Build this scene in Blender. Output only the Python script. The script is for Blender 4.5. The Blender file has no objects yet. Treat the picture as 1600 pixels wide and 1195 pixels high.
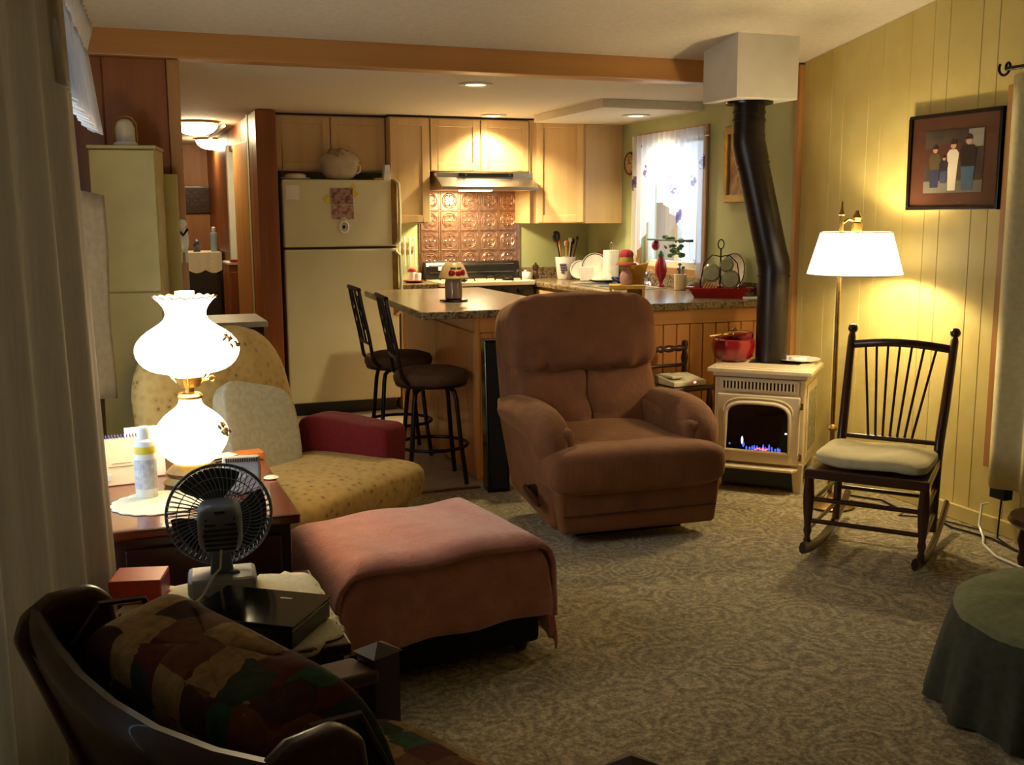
import bpy, bmesh, math, random
from mathutils import Vector, Matrix
random.seed(7)
PI = math.pi
scene = bpy.context.scene
COL = scene.collection

# ------------------------------------------------------------------ camera
def cam_setup():
    cd = bpy.data.cameras.new('camera'); co = bpy.data.objects.new('camera', cd); COL.objects.link(co)
    yaw, pitch, roll = math.radians(20.80), math.radians(9.0), math.radians(-0.22)
    f = Vector((math.sin(yaw)*math.cos(pitch), math.cos(yaw)*math.cos(pitch), -math.sin(pitch)))
    r = Vector((math.cos(yaw), -math.sin(yaw), 0)); u = r.cross(f)
    r2 = r*math.cos(roll)+u*math.sin(roll); u2 = u*math.cos(roll)-r*math.sin(roll)
    m = Matrix((r2, u2, -f)).transposed().to_4x4(); m.translation = (0, 0, 1.447)
    co.matrix_world = m
    cd.sensor_width = 36; cd.lens = 36*1647.3/1600; cd.clip_start = .02
    scene.camera = co
cam_setup()

# ------------------------------------------------------------------ world, exposure
w = bpy.data.worlds.new('sky'); scene.world = w; w.use_nodes = True
bg = w.node_tree.nodes['Background']; bg.inputs[0].default_value = (.62, .80, 1, 1); bg.inputs[1].default_value = 2.6
vs = scene.view_settings
vs.view_transform = 'Standard'; vs.look = 'None'; vs.gamma = 1; vs.use_curve_mapping = False
vs.exposure = 0.28
WARM = (1, .72, .36); WARM2 = (1, .81, .47)

# ------------------------------------------------------------------ helpers
def lin(h):
    h = h.lstrip('#'); o = []
    for i in (0, 2, 4):
        c = int(h[i:i+2], 16)/255
        o.append(c/12.92 if c <= .04045 else ((c+.055)/1.055)**2.4)
    return (*o, 1)

def newmat(name):
    m = bpy.data.materials.new(name); m.use_nodes = True
    nt = m.node_tree; return m, nt, nt.nodes['Principled BSDF']

def link(nt, a, b): nt.links.new(a, b)

def coords(nt, scale=(1, 1, 1), rot=(0, 0, 0)):
    tc = nt.nodes.new('ShaderNodeTexCoord'); mp = nt.nodes.new('ShaderNodeMapping')
    mp.inputs['Scale'].default_value = scale; mp.inputs['Rotation'].default_value = rot
    link(nt, tc.outputs['Object'], mp.inputs['Vector']); return mp.outputs[0]

def noise(nt, vec, scale, detail=3, rough=.5):
    n = nt.nodes.new('ShaderNodeTexNoise'); n.inputs['Scale'].default_value = scale
    n.inputs['Detail'].default_value = detail; n.inputs['Roughness'].default_value = rough
    link(nt, vec, n.inputs['Vector']); return n.outputs['Fac']

def ramp(nt, fac, stops, const=False):
    r = nt.nodes.new('ShaderNodeValToRGB'); cr = r.color_ramp
    if const: cr.interpolation = 'CONSTANT'
    while len(cr.elements) < len(stops): cr.elements.new(.5)
    for e, (p, c) in zip(cr.elements, stops): e.position = p; e.color = lin(c) if isinstance(c, str) else c
    link(nt, fac, r.inputs[0]); return r.outputs[0]

def bump(nt, bsdf, fac, strength=.2, dist=.01):
    b = nt.nodes.new('ShaderNodeBump'); b.inputs['Strength'].default_value = strength; b.inputs['Distance'].default_value = dist
    link(nt, fac, b.inputs['Height']); link(nt, b.outputs[0], bsdf.inputs['Normal'])

def mat(name, c1, c2=None, rough=.5, metal=0, scale=20, stretch=(1, 1, 1), bumpv=0, bdist=.004, bscale=None, sheen=0, coat=0, lo=.35, hi=.65):
    m, nt, b = newmat(name)
    b.inputs['Roughness'].default_value = rough; b.inputs['Metallic'].default_value = metal
    if sheen: b.inputs['Sheen Weight'].default_value = sheen
    if coat: b.inputs['Coat Weight'].default_value = coat
    v = coords(nt, stretch)
    n = noise(nt, v, scale)
    if c2 is None: c2 = c1
    link(nt, ramp(nt, n, [(lo, c1), (hi, c2)]), b.inputs['Base Color'])
    if bumpv:
        n2 = noise(nt, v, bscale or scale*2, 2)
        bump(nt, b, n2, bumpv, bdist)
    return m

def wood(name, c1, c2, axis=2, rough=.45, scale=9, coat=0, bumpv=.05):
    st = [14, 14, 14]; st[axis] = .8
    m, nt, b = newmat(name)
    b.inputs['Roughness'].default_value = rough; b.inputs['Coat Weight'].default_value = coat
    v = coords(nt, tuple(s/10 for s in st))
    n = noise(nt, v, scale, 5, .6); n0 = noise(nt, coords(nt, (1, 1, 1)), 2.2, 1)
    mx = nt.nodes.new('ShaderNodeMath'); mx.operation = 'MULTIPLY_ADD'; mx.inputs[1].default_value = .35
    link(nt, n0, mx.inputs[0]); link(nt, n, mx.inputs[2])
    link(nt, ramp(nt, mx.outputs[0], [(.45, c1), (.85, c2)]), b.inputs['Base Color'])
    if bumpv: bump(nt, b, n, bumpv, .003)
    return m

def emis(name, col, strength, base='#fff4e0', rough=.4):
    m, nt, b = newmat(name)
    b.inputs['Base Color'].default_value = lin(base); b.inputs['Roughness'].default_value = rough
    b.inputs['Emission Color'].default_value = (*col, 1); b.inputs['Emission Strength'].default_value = strength
    return m

class MB:
    def __init__(s): s.v = []; s.f = []; s.mi = []; s.cur = 0
    def add(s, vs, fs):
        o = len(s.v); s.v += [tuple(v) for v in vs]; s.f += [tuple(i+o for i in f) for f in fs]; s.mi += [s.cur]*len(fs); return s
    def box(s, x0, x1, y0, y1, z0, z1):
        return s.add([(x0,y0,z0),(x1,y0,z0),(x1,y1,z0),(x0,y1,z0),(x0,y0,z1),(x1,y0,z1),(x1,y1,z1),(x0,y1,z1)],
                     [(0,3,2,1),(4,5,6,7),(0,1,5,4),(1,2,6,5),(2,3,7,6),(3,0,4,7)])
    def obox(s, c, size, rz=0, ry=0, rx=0):
        M = Matrix.Translation(c) @ Matrix.Rotation(rz, 4, 'Z') @ Matrix.Rotation(ry, 4, 'Y') @ Matrix.Rotation(rx, 4, 'X')
        a, b, d = (q/2 for q in size)
        vs = [M @ Vector(p) for p in [(-a,-b,-d),(a,-b,-d),(a,b,-d),(-a,b,-d),(-a,-b,d),(a,-b,d),(a,b,d),(-a,b,d)]]
        return s.add(vs, [(0,3,2,1),(4,5,6,7),(0,1,5,4),(1,2,6,5),(2,3,7,6),(3,0,4,7)])
    def hexa(s, bot, top):
        return s.add(list(bot)+list(top), [(0,3,2,1),(4,5,6,7),(0,1,5,4),(1,2,6,5),(2,3,7,6),(3,0,4,7)])
    def cyl(s, p0, p1, r0, r1=None, n=14):
        p0, p1 = Vector(p0), Vector(p1); r1 = r0 if r1 is None else r1
        return s.tube([p0, p1], [r0, r1], n)
    def tube(s, pts, r, n=8, closed=False, squash=None):
        pts = [Vector(p) for p in pts]; N = len(pts)
        rs = r if isinstance(r, (list, tuple)) else [r]*N
        rings = []; prev = None
        for i, p in enumerate(pts):
            if closed: t = pts[(i+1) % N]-pts[i-1]
            else: t = pts[min(i+1, N-1)]-pts[max(i-1, 0)]
            t.normalize()
            if prev is None:
                a = Vector((0, 0, 1)) if abs(t.z) < .9 else Vector((1, 0, 0))
                prev = t.cross(a).normalized()
            else:
                prev = (prev-t*prev.dot(t)); prev.normalize()
            q = t.cross(prev)
            sx, sy = squash or (1, 1)
            rings.append([p+(prev*math.cos(2*PI*k/n)*sx+q*math.sin(2*PI*k/n)*sy)*rs[i] for k in range(n)])
        vs = [v for R in rings for v in R]; fs = []
        for i in range(N if closed else N-1):
            a = i*n; b = ((i+1) % N)*n
            for k in range(n): fs.append((a+k, a+(k+1) % n, b+(k+1) % n, b+k))
        if not closed: fs += [tuple(range(n))[::-1], tuple((N-1)*n+k for k in range(n))]
        return s.add(vs, fs)
    def lathe(s, prof, n=24, c=(0, 0, 0), fn=None, cap=True):
        vs = []; fs = []
        for i, (r, z) in enumerate(prof):
            for k in range(n):
                a = 2*PI*k/n; rr, zz = (r, z) if fn is None else fn(r, z, a, i)
                vs.append((c[0]+rr*math.cos(a), c[1]+rr*math.sin(a), c[2]+zz))
        for i in range(len(prof)-1):
            for k in range(n): fs.append((i*n+k, i*n+(k+1) % n, (i+1)*n+(k+1) % n, (i+1)*n+k))
        if cap:
            fs.append(tuple(range(n))[::-1]); fs.append(tuple((len(prof)-1)*n+k for k in range(n)))
        return s.add(vs, fs)
    def prism(s, poly, a0, a1, axis='z'):
        n = len(poly)
        def P(p, a): return {'z': (p[0], p[1], a), 'y': (p[0], a, p[1]), 'x': (a, p[0], p[1])}[axis]
        vs = [P(p, a0) for p in poly]+[P(p, a1) for p in poly]
        fs = [tuple(range(n))[::-1], tuple(range(n, 2*n))]+[(k, (k+1) % n, n+(k+1) % n, n+k) for k in range(n)]
        return s.add(vs, fs)
    def ell(s, c, size, e1=.5, e2=.5, nu=28, nv=14, rz=0, rx=0, ry=0, fn=None):
        """superellipsoid: soft cushion shape of full size"""
        M = Matrix.Translation(c) @ Matrix.Rotation(rz, 4, 'Z') @ Matrix.Rotation(ry, 4, 'Y') @ Matrix.Rotation(rx, 4, 'X')
        sg = lambda v, e: math.copysign(abs(v)**e, v)
        vs = []; fs = []
        for j in range(nv+1):
            ph = -PI/2+PI*j/nv
            for i in range(nu):
                th = 2*PI*i/nu
                p = Vector((sg(math.cos(ph), e1)*sg(math.cos(th), e2)*size[0]/2, sg(math.cos(ph), e1)*sg(math.sin(th), e2)*size[1]/2, sg(math.sin(ph), e1)*size[2]/2))
                if fn: p = Vector(fn(p))
                vs.append(M @ p)
        for j in range(nv):
            for i in range(nu): fs.append((j*nu+i, j*nu+(i+1) % nu, (j+1)*nu+(i+1) % nu, (j+1)*nu+i))
        return s.add(vs, fs)
    def grid(s, fn, nu, nv, closeu=False):
        vs = []; fs = []; cu = nu if closeu else nu+1
        for j in range(nv+1):
            for i in range(cu): vs.append(fn(i/nu, j/nv))
        for j in range(nv):
            for i in range(nu): fs.append((j*cu+i, j*cu+(i+1) % cu, (j+1)*cu+(i+1) % cu, (j+1)*cu+i))
        return s.add(vs, fs)
    def xf(s, M):
        s.v = [tuple(M @ Vector(v)) for v in s.v]; return s
    def build(s, name, mats, parent=None, smooth=False, bevel=0, sub=0, solid=0, angle=40, kind=None, label=None, bseg=2):
        me = bpy.data.meshes.new(name); me.from_pydata(s.v, [], s.f)
        bm = bmesh.new(); bm.from_mesh(me)
        bmesh.ops.remove_doubles(bm, verts=bm.verts, dist=1e-6); bmesh.ops.recalc_face_normals(bm, faces=bm.faces)
        same = len(bm.faces) == len(s.f)
        bm.to_mesh(me); bm.free()
        if not isinstance(mats, (list, tuple)): mats = [mats]
        for m in mats: me.materials.append(m)
        if same and len(mats) > 1: me.polygons.foreach_set('material_index', s.mi)
        if smooth:
            me.polygons.foreach_set('use_smooth', [True]*len(me.polygons))
            me.set_sharp_from_angle(angle=math.radians(angle))
        o = bpy.data.objects.new(name, me); COL.objects.link(o)
        if solid:
            md = o.modifiers.new('s', 'SOLIDIFY'); md.thickness = solid; md.offset = 0
        if bevel:
            md = o.modifiers.new('b', 'BEVEL'); md.width = bevel; md.segments = bseg; md.limit_method = 'ANGLE'; md.angle_limit = math.radians(35)
        if sub:
            md = o.modifiers.new('d', 'SUBSURF'); md.levels = sub; md.render_levels = sub
        if parent: o.parent = parent
        if kind: o['kind'] = kind
        if label: o['label'] = label
        return o

def tag(o, label, cat, group=None, kind=None):
    o['label'] = label; o['category'] = cat
    if group: o['group'] = group
    if kind: o['kind'] = kind
    return o

def thing(name, label, cat, loc=(0, 0, 0), rz=0, group=None):
    o = bpy.data.objects.new(name, None); COL.objects.link(o); o.empty_display_size = .1
    o.location = loc; o.rotation_euler = (0, 0, rz)
    return tag(o, label, cat, group)

def struct(o, label, cat): return tag(o, label, cat, kind='structure')

def place(o, loc, rz=0): o.location = loc; o.rotation_euler = (0, 0, rz); return o

def copy_tree(o, parent=None):
    c = o.copy(); COL.objects.link(c); c.parent = parent
    for ch in o.children: copy_tree(ch, c)
    return c

def light(kind, name, loc, power, col, parent=None, **kw):
    ld = bpy.data.lights.new(name, kind); ld.energy = power; ld.color = col
    for k, v in kw.items(): setattr(ld, k, v)
    o = bpy.data.objects.new(name, ld); COL.objects.link(o); o.location = loc
    if parent: o.parent = parent
    return o

# ------------------------------------------------------------------ materials
M = {}
M['ywall'] = mat('yellow_paint', '#c3b067', '#ccba73', .55, scale=6, bumpv=.08, bscale=120)
M['gwall'] = mat('green_paint', '#a8ad78', '#b0b480', .6, scale=5, bumpv=.06, bscale=150)
M['ceil'] = mat('ceiling_paint', '#cfc4ae', '#d6ccb8', .8, scale=40, bumpv=.35, bscale=160, bdist=.003)
M['ceilk'] = mat('kitchen_ceiling', '#d2c8b4', '#d8cfbc', .8, scale=40, bumpv=.2, bscale=140, bdist=.003)
M['white'] = mat('white_paint', '#d5cfbf', '#dbd6c8', .6, scale=9)
M['panel'] = wood('brown_panelling', '#7a4520', '#9a5d2f', 2, .4)
M['panel_far'] = wood('brown_panelling_far', '#8b5830', '#a36c3d', 2, .5)
M['beam'] = wood('honey_pine', '#a8703a', '#bf8a4c', 0, .4)
M['trimv'] = wood('honey_pine_upright', '#a0703c', '#b5864e', 2, .45)
M['pine'] = wood('knotty_pine', '#b8763a', '#cf9250', 2, .38, coat=.2)
M['pine_h'] = wood('knotty_pine_rail', '#b8763a', '#cf9250', 0, .38, coat=.2)
M['maple'] = wood('maple', '#c4a06a', '#d2b27e', 2, .4)
M['maple_h'] = wood('maple_rail', '#c4a06a', '#d2b27e', 0, .4)
M['maple_in'] = wood('maple_panel', '#c29e68', '#d0b07c', 2, .42)
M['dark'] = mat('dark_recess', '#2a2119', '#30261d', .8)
M['black'] = mat('black_enamel', '#0d0c0c', '#131211', .25, scale=8)
M['blackm'] = mat('matte_black_metal', '#17120f', '#211a16', .45, .6, scale=12)
M['iron'] = mat('dark_iron', '#1b1513', '#241c18', .4, .5, scale=15)
M['pipe'] = mat('black_stove_pipe', '#1d1613', '#271e1a', .32, .35, scale=5)
M['chrome'] = mat('chrome', '#cfcfcf', '#d8d8d8', .15, 1)
M['steel'] = mat('brushed_steel', '#b9b4aa', '#c9c4ba', .28, 1, scale=30, stretch=(.1, 1, 1))
M['brass'] = mat('brass', '#a98544', '#bf9a55', .3, 1)
M['oldbrass'] = mat('aged_brass', '#7d6236', '#977845', .38, .9)
M['fridge'] = mat('almond_enamel', '#cdc79a', '#d3cda3', .4, scale=4, bumpv=.08, bscale=250)
M['cream'] = mat('cream_enamel', '#e0cda6', '#e7d6b3', .22, scale=4, coat=.4)
M['paper'] = mat('white_paper', '#dcd7cc', '#e6e1d6', .8)
M['ceramic'] = mat('white_ceramic', '#dedad0', '#e6e2d8', .25)
M['red'] = mat('red_enamel', '#860d14', '#9a1219', .3)
M['redc'] = mat('red_fleece', '#5e070b', '#6c0a0f', .95, scale=60, bumpv=.25, bscale=300)
M['walnut'] = wood('dark_walnut', '#2a130b', '#43200f', 2, .3, coat=.3)
M['walnut_h'] = wood('dark_walnut_rail', '#2a130b', '#43200f', 0, .3, coat=.3)
M['cherry'] = wood('cherry_top', '#5a2814', '#763a20', 0, .22, coat=.5)
M['mahog'] = wood('mahogany', '#2c110b', '#401a10', 2, .35, coat=.2)
M['oakdark'] = wood('brown_oak', '#2a140a', '#42210f', 1, .38, coat=.15)
M['vinyl'] = mat('vinyl_floor', '#a3947a', '#b3a58b', .35, scale=7, bumpv=.05)
M['glassdark'] = mat('dark_glass', '#050505', '#080808', .06)
M['yellowp'] = mat('yellow_cupboard', '#9c8843', '#a8944e', .5, scale=5)
M['lace'] = mat('cream_lace', '#d8cfae', '#e4dcc0', .9, scale=90, bumpv=.5, bscale=200)

def carpet():
    m, nt, b = newmat('beige_carpet'); b.inputs['Roughness'].default_value = .95
    b.inputs['Sheen Weight'].default_value = .3
    v = coords(nt)
    vo = nt.nodes.new('ShaderNodeTexVoronoi'); vo.inputs['Scale'].default_value = 4.6; vo.inputs['Randomness'].default_value = 1
    link(nt, v, vo.inputs['Vector'])
    d = noise(nt, v, 5, 2)
    ma = nt.nodes.new('ShaderNodeMath'); ma.operation = 'MULTIPLY_ADD'; ma.inputs[1].default_value = .45
    link(nt, d, ma.inputs[0]); link(nt, vo.outputs['Distance'], ma.inputs[2])
    mu = nt.nodes.new('ShaderNodeMath'); mu.operation = 'MULTIPLY'; mu.inputs[1].default_value = 42
    link(nt, ma.outputs[0], mu.inputs[0])
    si = nt.nodes.new('ShaderNodeMath'); si.operation = 'SINE'; link(nt, mu.outputs[0], si.inputs[0])
    fine = noise(nt, v, 70, 4, .85)
    msk = noise(nt, v, 3.5, 2)
    sm_ = nt.nodes.new('ShaderNodeMath'); sm_.operation = 'MULTIPLY'; link(nt, si.outputs[0], sm_.inputs[0]); link(nt, msk, sm_.inputs[1])
    mix = nt.nodes.new('ShaderNodeMath'); mix.operation = 'MULTIPLY_ADD'; mix.inputs[1].default_value = .10
    link(nt, sm_.outputs[0], mix.inputs[0]); link(nt, fine, mix.inputs[2])
    big = noise(nt, v, 22, 4, .7)
    m2 = nt.nodes.new('ShaderNodeMath'); m2.operation = 'MULTIPLY_ADD'; m2.inputs[1].default_value = .5
    link(nt, big, m2.inputs[0]); link(nt, mix.outputs[0], m2.inputs[2])
    link(nt, ramp(nt, m2.outputs[0], [(.52, '#3f3520'), (.72, '#8d7e57'), (.92, '#d0c094')]), b.inputs['Base Color'])
    bump(nt, b, mix.outputs[0], .7, .010)
    return m
M['carpet'] = carpet()

def granite():
    m, nt, b = newmat('granite_laminate'); b.inputs['Roughness'].default_value = .22
    v = coords(nt)
    vo = nt.nodes.new('ShaderNodeTexVoronoi'); vo.inputs['Scale'].default_value = 75; link(nt, v, vo.inputs['Vector'])
    n = noise(nt, v, 22, 4, .7)
    ma = nt.nodes.new('ShaderNodeMath'); ma.operation = 'MULTIPLY_ADD'; ma.inputs[1].default_value = .55
    link(nt, vo.outputs['Distance'], ma.inputs[0]); link(nt, n, ma.inputs[2])
    link(nt, ramp(nt, ma.outputs[0], [(.4, '#3f3324'), (.58, '#7c6a4c'), (.72, '#9a8766'), (.9, '#584833')]), b.inputs['Base Color'])
    return m
M['granite'] = granite()

def velvet(name, c1, c2, sc=7):
    m, nt, b = newmat(name); b.inputs['Roughness'].default_value = .85; b.inputs['Sheen Weight'].default_value = .45
    b.inputs['Sheen Roughness'].default_value = .45; b.inputs['Sheen Tint'].default_value = lin('#c9a070')
    v = coords(nt); n = noise(nt, v, sc, 4, .6); n2 = noise(nt, coords(nt, (6, 6, .9)), 9, 3)
    link(nt, ramp(nt, n, [(.3, c1), (.7, c2)]), b.inputs['Base Color'])
    ma = nt.nodes.new('ShaderNodeMath'); ma.operation = 'ADD'; link(nt, n, ma.inputs[0]); link(nt, n2, ma.inputs[1])
    bump(nt, b, ma.outputs[0], .25, .012)
    return m
M['velvet'] = velvet('brown_velour', '#6b4023', '#825233')
def fabric_gold():
    m, nt, b = newmat('gold_flecked_fabric'); b.inputs['Roughness'].default_value = .9
    v = coords(nt); vo = nt.nodes.new('ShaderNodeTexVoronoi'); vo.inputs['Scale'].default_value = 28; vo.inputs['Randomness'].default_value = .75
    link(nt, v, vo.inputs['Vector']); n = noise(nt, v, 60, 3)
    ma = nt.nodes.new('ShaderNodeMath'); ma.operation = 'MULTIPLY_ADD'; ma.inputs[1].default_value = .35
    link(nt, n, ma.inputs[0]); link(nt, vo.outputs['Distance'], ma.inputs[2])
    link(nt, ramp(nt, ma.outputs[0], [(.30, '#7d6236'), (.38, '#ab8a4c'), (.8, '#b89a5b')]), b.inputs['Base Color'])
    bump(nt, b, n, .25, .003); return m
M['gold'] = fabric_gold()
M['pink'] = mat('pink_knit', '#c4837a', '#d19289', .95, scale=18, bumpv=.6, bscale=110, bdist=.006, sheen=.5)
M['green_otto'] = mat('dark_green_tweed', '#14180f', '#22281a', .95, scale=120, bumpv=.3)
M['greencloth'] = mat('olive_green_cotton', '#7b8058', '#888d66', .9, scale=40, bumpv=.15, bscale=200)
M['pillow'] = mat('ivory_linen', '#a39a7e', '#b0a78b', .95, scale=50, bumpv=.2, bscale=250)
M['cushion'] = mat('cream_cushion', '#c9be94', '#d4caa3', .9, scale=20, bumpv=.15)
def cloth_glow(name, c1, c2, tl, mixf):
    m = mat(name, c1, c2, .85, scale=90, stretch=(1, 1, .1), bumpv=.15, bscale=240)
    nt = m.node_tree; out = nt.nodes['Material Output']; b = nt.nodes['Principled BSDF']
    tr = nt.nodes.new('ShaderNodeBsdfTranslucent'); tr.inputs[0].default_value = lin(tl)
    mx = nt.nodes.new('ShaderNodeMixShader'); mx.inputs[0].default_value = mixf
    link(nt, b.outputs[0], mx.inputs[1]); link(nt, tr.outputs[0], mx.inputs[2]); link(nt, mx.outputs[0], out.inputs[0]); return m
M['drape'] = cloth_glow('taupe_drape', '#a8977c', '#b4a388', '#a5957c', .42)
M['seatbr'] = mat('brown_suede', '#4a2f1c', '#5a3b25', .8, scale=14)
M['creamdrape'] = mat('cream_drape', '#c9be8e', '#d3c99b', .85, scale=40, bumpv=.1)

def sheer(name, spots=False):
    m, nt, b = newmat(name); out = nt.nodes['Material Output']
    b.inputs['Base Color'].default_value = lin('#e9e6e4'); b.inputs['Roughness'].default_value = .9
    tr = nt.nodes.new('ShaderNodeBsdfTranslucent'); tr.inputs[0].default_value = lin('#f1efee')
    tp = nt.nodes.new('ShaderNodeBsdfTransparent')
    m1 = nt.nodes.new('ShaderNodeMixShader'); m1.inputs[0].default_value = .55
    link(nt, b.outputs[0], m1.inputs[1]); link(nt, tr.outputs[0], m1.inputs[2])
    m2 = nt.nodes.new('ShaderNodeMixShader'); m2.inputs[0].default_value = .17
    link(nt, m1.outputs[0], m2.inputs[1]); link(nt, tp.outputs[0], m2.inputs[2]); link(nt, m2.outputs[0], out.inputs[0])
    if spots:
        v = coords(nt); vo = nt.nodes.new('ShaderNodeTexVoronoi'); vo.inputs['Scale'].default_value = 4.4; vo.inputs['Randomness'].default_value = .9
        link(nt, v, vo.inputs['Vector']); n = noise(nt, v, 38, 2)
        ma = nt.nodes.new('ShaderNodeMath'); ma.operation = 'MULTIPLY_ADD'; ma.inputs[1].default_value = .4
        link(nt, n, ma.inputs[0]); link(nt, vo.outputs['Distance'], ma.inputs[2])
        c = ramp(nt, ma.outputs[0], [(.0, '#4a3a7a'), (.30, '#7a66a8'), (.38, '#a86a8a'), (.41, '#f0eeec')], True)
        link(nt, c, b.inputs['Base Color']); link(nt, c, tr.inputs[0])
    return m
M['sheer'] = sheer('white_sheer'); M['sheerg'] = sheer('grape_printed_sheer', True)
M['valance'] = cloth_glow('white_valance', '#cfcdcb', '#d6d4d2', '#c4c4c8', .45)

def glass():
    m, nt, b = newmat('window_glass'); out = nt.nodes['Material Output']
    gl = nt.nodes.new('ShaderNodeBsdfGlossy'); gl.inputs['Roughness'].default_value = .02
    tp = nt.nodes.new('ShaderNodeBsdfTransparent'); mx = nt.nodes.new('ShaderNodeMixShader'); mx.inputs[0].default_value = .06
    link(nt, tp.outputs[0], mx.inputs[1]); link(nt, gl.outputs[0], mx.inputs[2]); link(nt, mx.outputs[0], out.inputs[0]); return m
M['glass'] = glass()

def patchwork():
    m, nt, b = newmat('patchwork_tapestry'); b.inputs['Roughness'].default_value = .95
    v = coords(nt, (1, 1, 1))
    n = nt.nodes.new('ShaderNodeTexNoise'); n.inputs['Scale'].default_value = 9; link(nt, v, n.inputs['Vector'])
    mixv = nt.nodes.new('ShaderNodeMixRGB'); mixv.blend_type = 'ADD'; mixv.inputs[0].default_value = .02
    link(nt, v, mixv.inputs[1]); link(nt, n.outputs['Color'], mixv.inputs[2])
    vo = nt.nodes.new('ShaderNodeTexVoronoi'); vo.distance = 'CHEBYCHEV'; vo.inputs['Scale'].default_value = 14; vo.inputs['Randomness'].default_value = .42
    link(nt, mixv.outputs[0], vo.inputs['Vector'])
    sp = nt.nodes.new('ShaderNodeSeparateColor'); link(nt, vo.outputs['Color'], sp.inputs[0])
    c = ramp(nt, sp.outputs[0], [(0, '#34462f'), (.14, '#7d4a28'), (.30, '#a07c4a'), (.46, '#63271f'), (.58, '#386048'), (.70, '#b08d58'), (.86, '#4a2c20')], True)
    nn = noise(nt, v, 55, 3)
    mx = nt.nodes.new('ShaderNodeMixRGB'); mx.blend_type = 'MULTIPLY'; mx.inputs[0].default_value = .55
    link(nt, c, mx.inputs[1]); link(nt, ramp(nt, nn, [(.3, '#777777'), (.7, '#ffffff')]), mx.inputs[2])
    link(nt, mx.outputs[0], b.inputs['Base Color']); bump(nt, b, nn, .4, .004); return m
M['patch'] = patchwork()
def copper():
    m, nt, b = newmat('copper_tin'); b.inputs['Metallic'].default_value = .85; b.inputs['Roughness'].default_value = .32
    n = noise(nt, coords(nt), 30, 4)
    link(nt, ramp(nt, n, [(.3, '#8c6650'), (.7, '#c09a80')]), b.inputs['Base Color']); return m
M['copper'] = copper()

# ------------------------------------------------------------------ the setting
XR, XL, YB, YBM = 3.73, -.30, 8.03, 5.27
CZ = 2.18
def zc(y): return 2.275+.152*(YBM-y)
Y0 = -1.6

struct(MB().box(XL-.15, XR+.15, Y0, 5.24, -.1, 0).build('floor', M['carpet']), 'beige sculpted carpet with swirling fan pattern in the living room', 'carpet')
struct(MB().box(XL-.15, XR+.15, 5.24, 12, -.1, -.004).build('floor_kitchen', M['vinyl']), 'pale vinyl floor of the kitchen and hallway', 'floor')
tag(MB().box(.4, 1.8, 5.215, 5.25, 0, .006).build('trim_1', M['oldbrass']), 'thin metal strip where the carpet meets the vinyl floor', 'trim', kind='structure')

struct(MB().prism([(Y0, zc(Y0)), (YBM, zc(YBM)), (YBM, zc(YBM)+.1), (Y0, zc(Y0)+.1)], XL-.15, XR+.15, 'x').build('ceiling', M['ceil']), 'sloping textured off-white ceiling over the living room', 'ceiling')
struct(MB().box(XL-.15, XR+.15, 5.3, 12, CZ, CZ+.12).build('ceiling_kitchen', M['ceilk']), 'flat off-white ceiling over the kitchen', 'ceiling')
struct(MB().box(XL, XR, 5.22, 5.34, 2.165, 2.30).build('trim_2', M['beam'], bevel=.006), 'honey pine beam running across the ceiling', 'beam')
struct(MB().box(XL, XR, 5.34, 5.40, 2.17, 2.40).build('trim_3', M['ceilk']), 'painted header behind the pine beam', 'header')
# dropped soffit over the sink
struct(MB().box(3.0, XR, 6.25, 7.42, 2.125, CZ).build('ceiling_soffit', M['ceilk'], bevel=.003), 'shallow dropped ceiling box above the sink window', 'soffit')

# right wall, living part: backing and separate grooved boards
wr = MB().prism([(Y0, -.05), (5.2, -.05), (5.2, zc(5.2)+.05), (Y0, zc(Y0)+.05)], XR+.012, XR+.15, 'x')
wr = struct(wr.build('wall_right', M['ywall']), 'yellow painted plank panelling behind the rocking chair', 'wall')
y = .6; k = 0
ws = [.1, .2, .1, .15, .2, .1, .2]
while y < 5.14:
    y1 = min(y+ws[k % 7], 5.15)
    MB().prism([(y+.0006, 0), (y1-.0006, 0), (y1-.0006, zc(y1)), (y+.0006, zc(y))], XR, XR+.014, 'x').build('plank', M['ywall'], wr, bevel=.0022, bseg=1)
    y = y1; k += 1
struct(MB().prism([(XR-.03, 5.15), (XR+.02, 5.15), (XR+.02, 5.215), (XR-.012, 5.215), (XR-.012, 5.19), (XR-.03, 5.19)], 0, 2.28, 'z').build('trim_4', M['trimv'], bevel=.004), 'honey pine corner strip between yellow and green walls', 'trim')
# kitchen right wall with the window opening
WY0, WY1, WZ0, WZ1 = 6.2, 7.08, 1.08, 1.98
g = MB()
g.box(XR, XR+.12, 5.2, WY0, -.05, CZ+.02); g.box(XR, XR+.12, WY1, 8.15, -.05, CZ+.02)
g.box(XR, XR+.12, WY0, WY1, -.05, WZ0); g.box(XR, XR+.12, WY0, WY1, WZ1, CZ+.02)
struct(g.build('wall_kitchen_right', M['gwall']), 'pale green kitchen wall around the sink window', 'wall')
struct(MB().box(1.0, XR+.12, YB, YB+.1, -.05, CZ+.02).build('wall_back', M['gwall']), 'pale green kitchen wall behind the range', 'wall')
struct(MB().prism([(XL-.15, -.05), (XR+.15, -.05), (XR+.15, 3.5), (XL-.15, 3.5)], Y0-.1, Y0, 'y').build('wall_rear', M['ywall']), 'yellow painted wall behind the viewer', 'wall')
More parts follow.
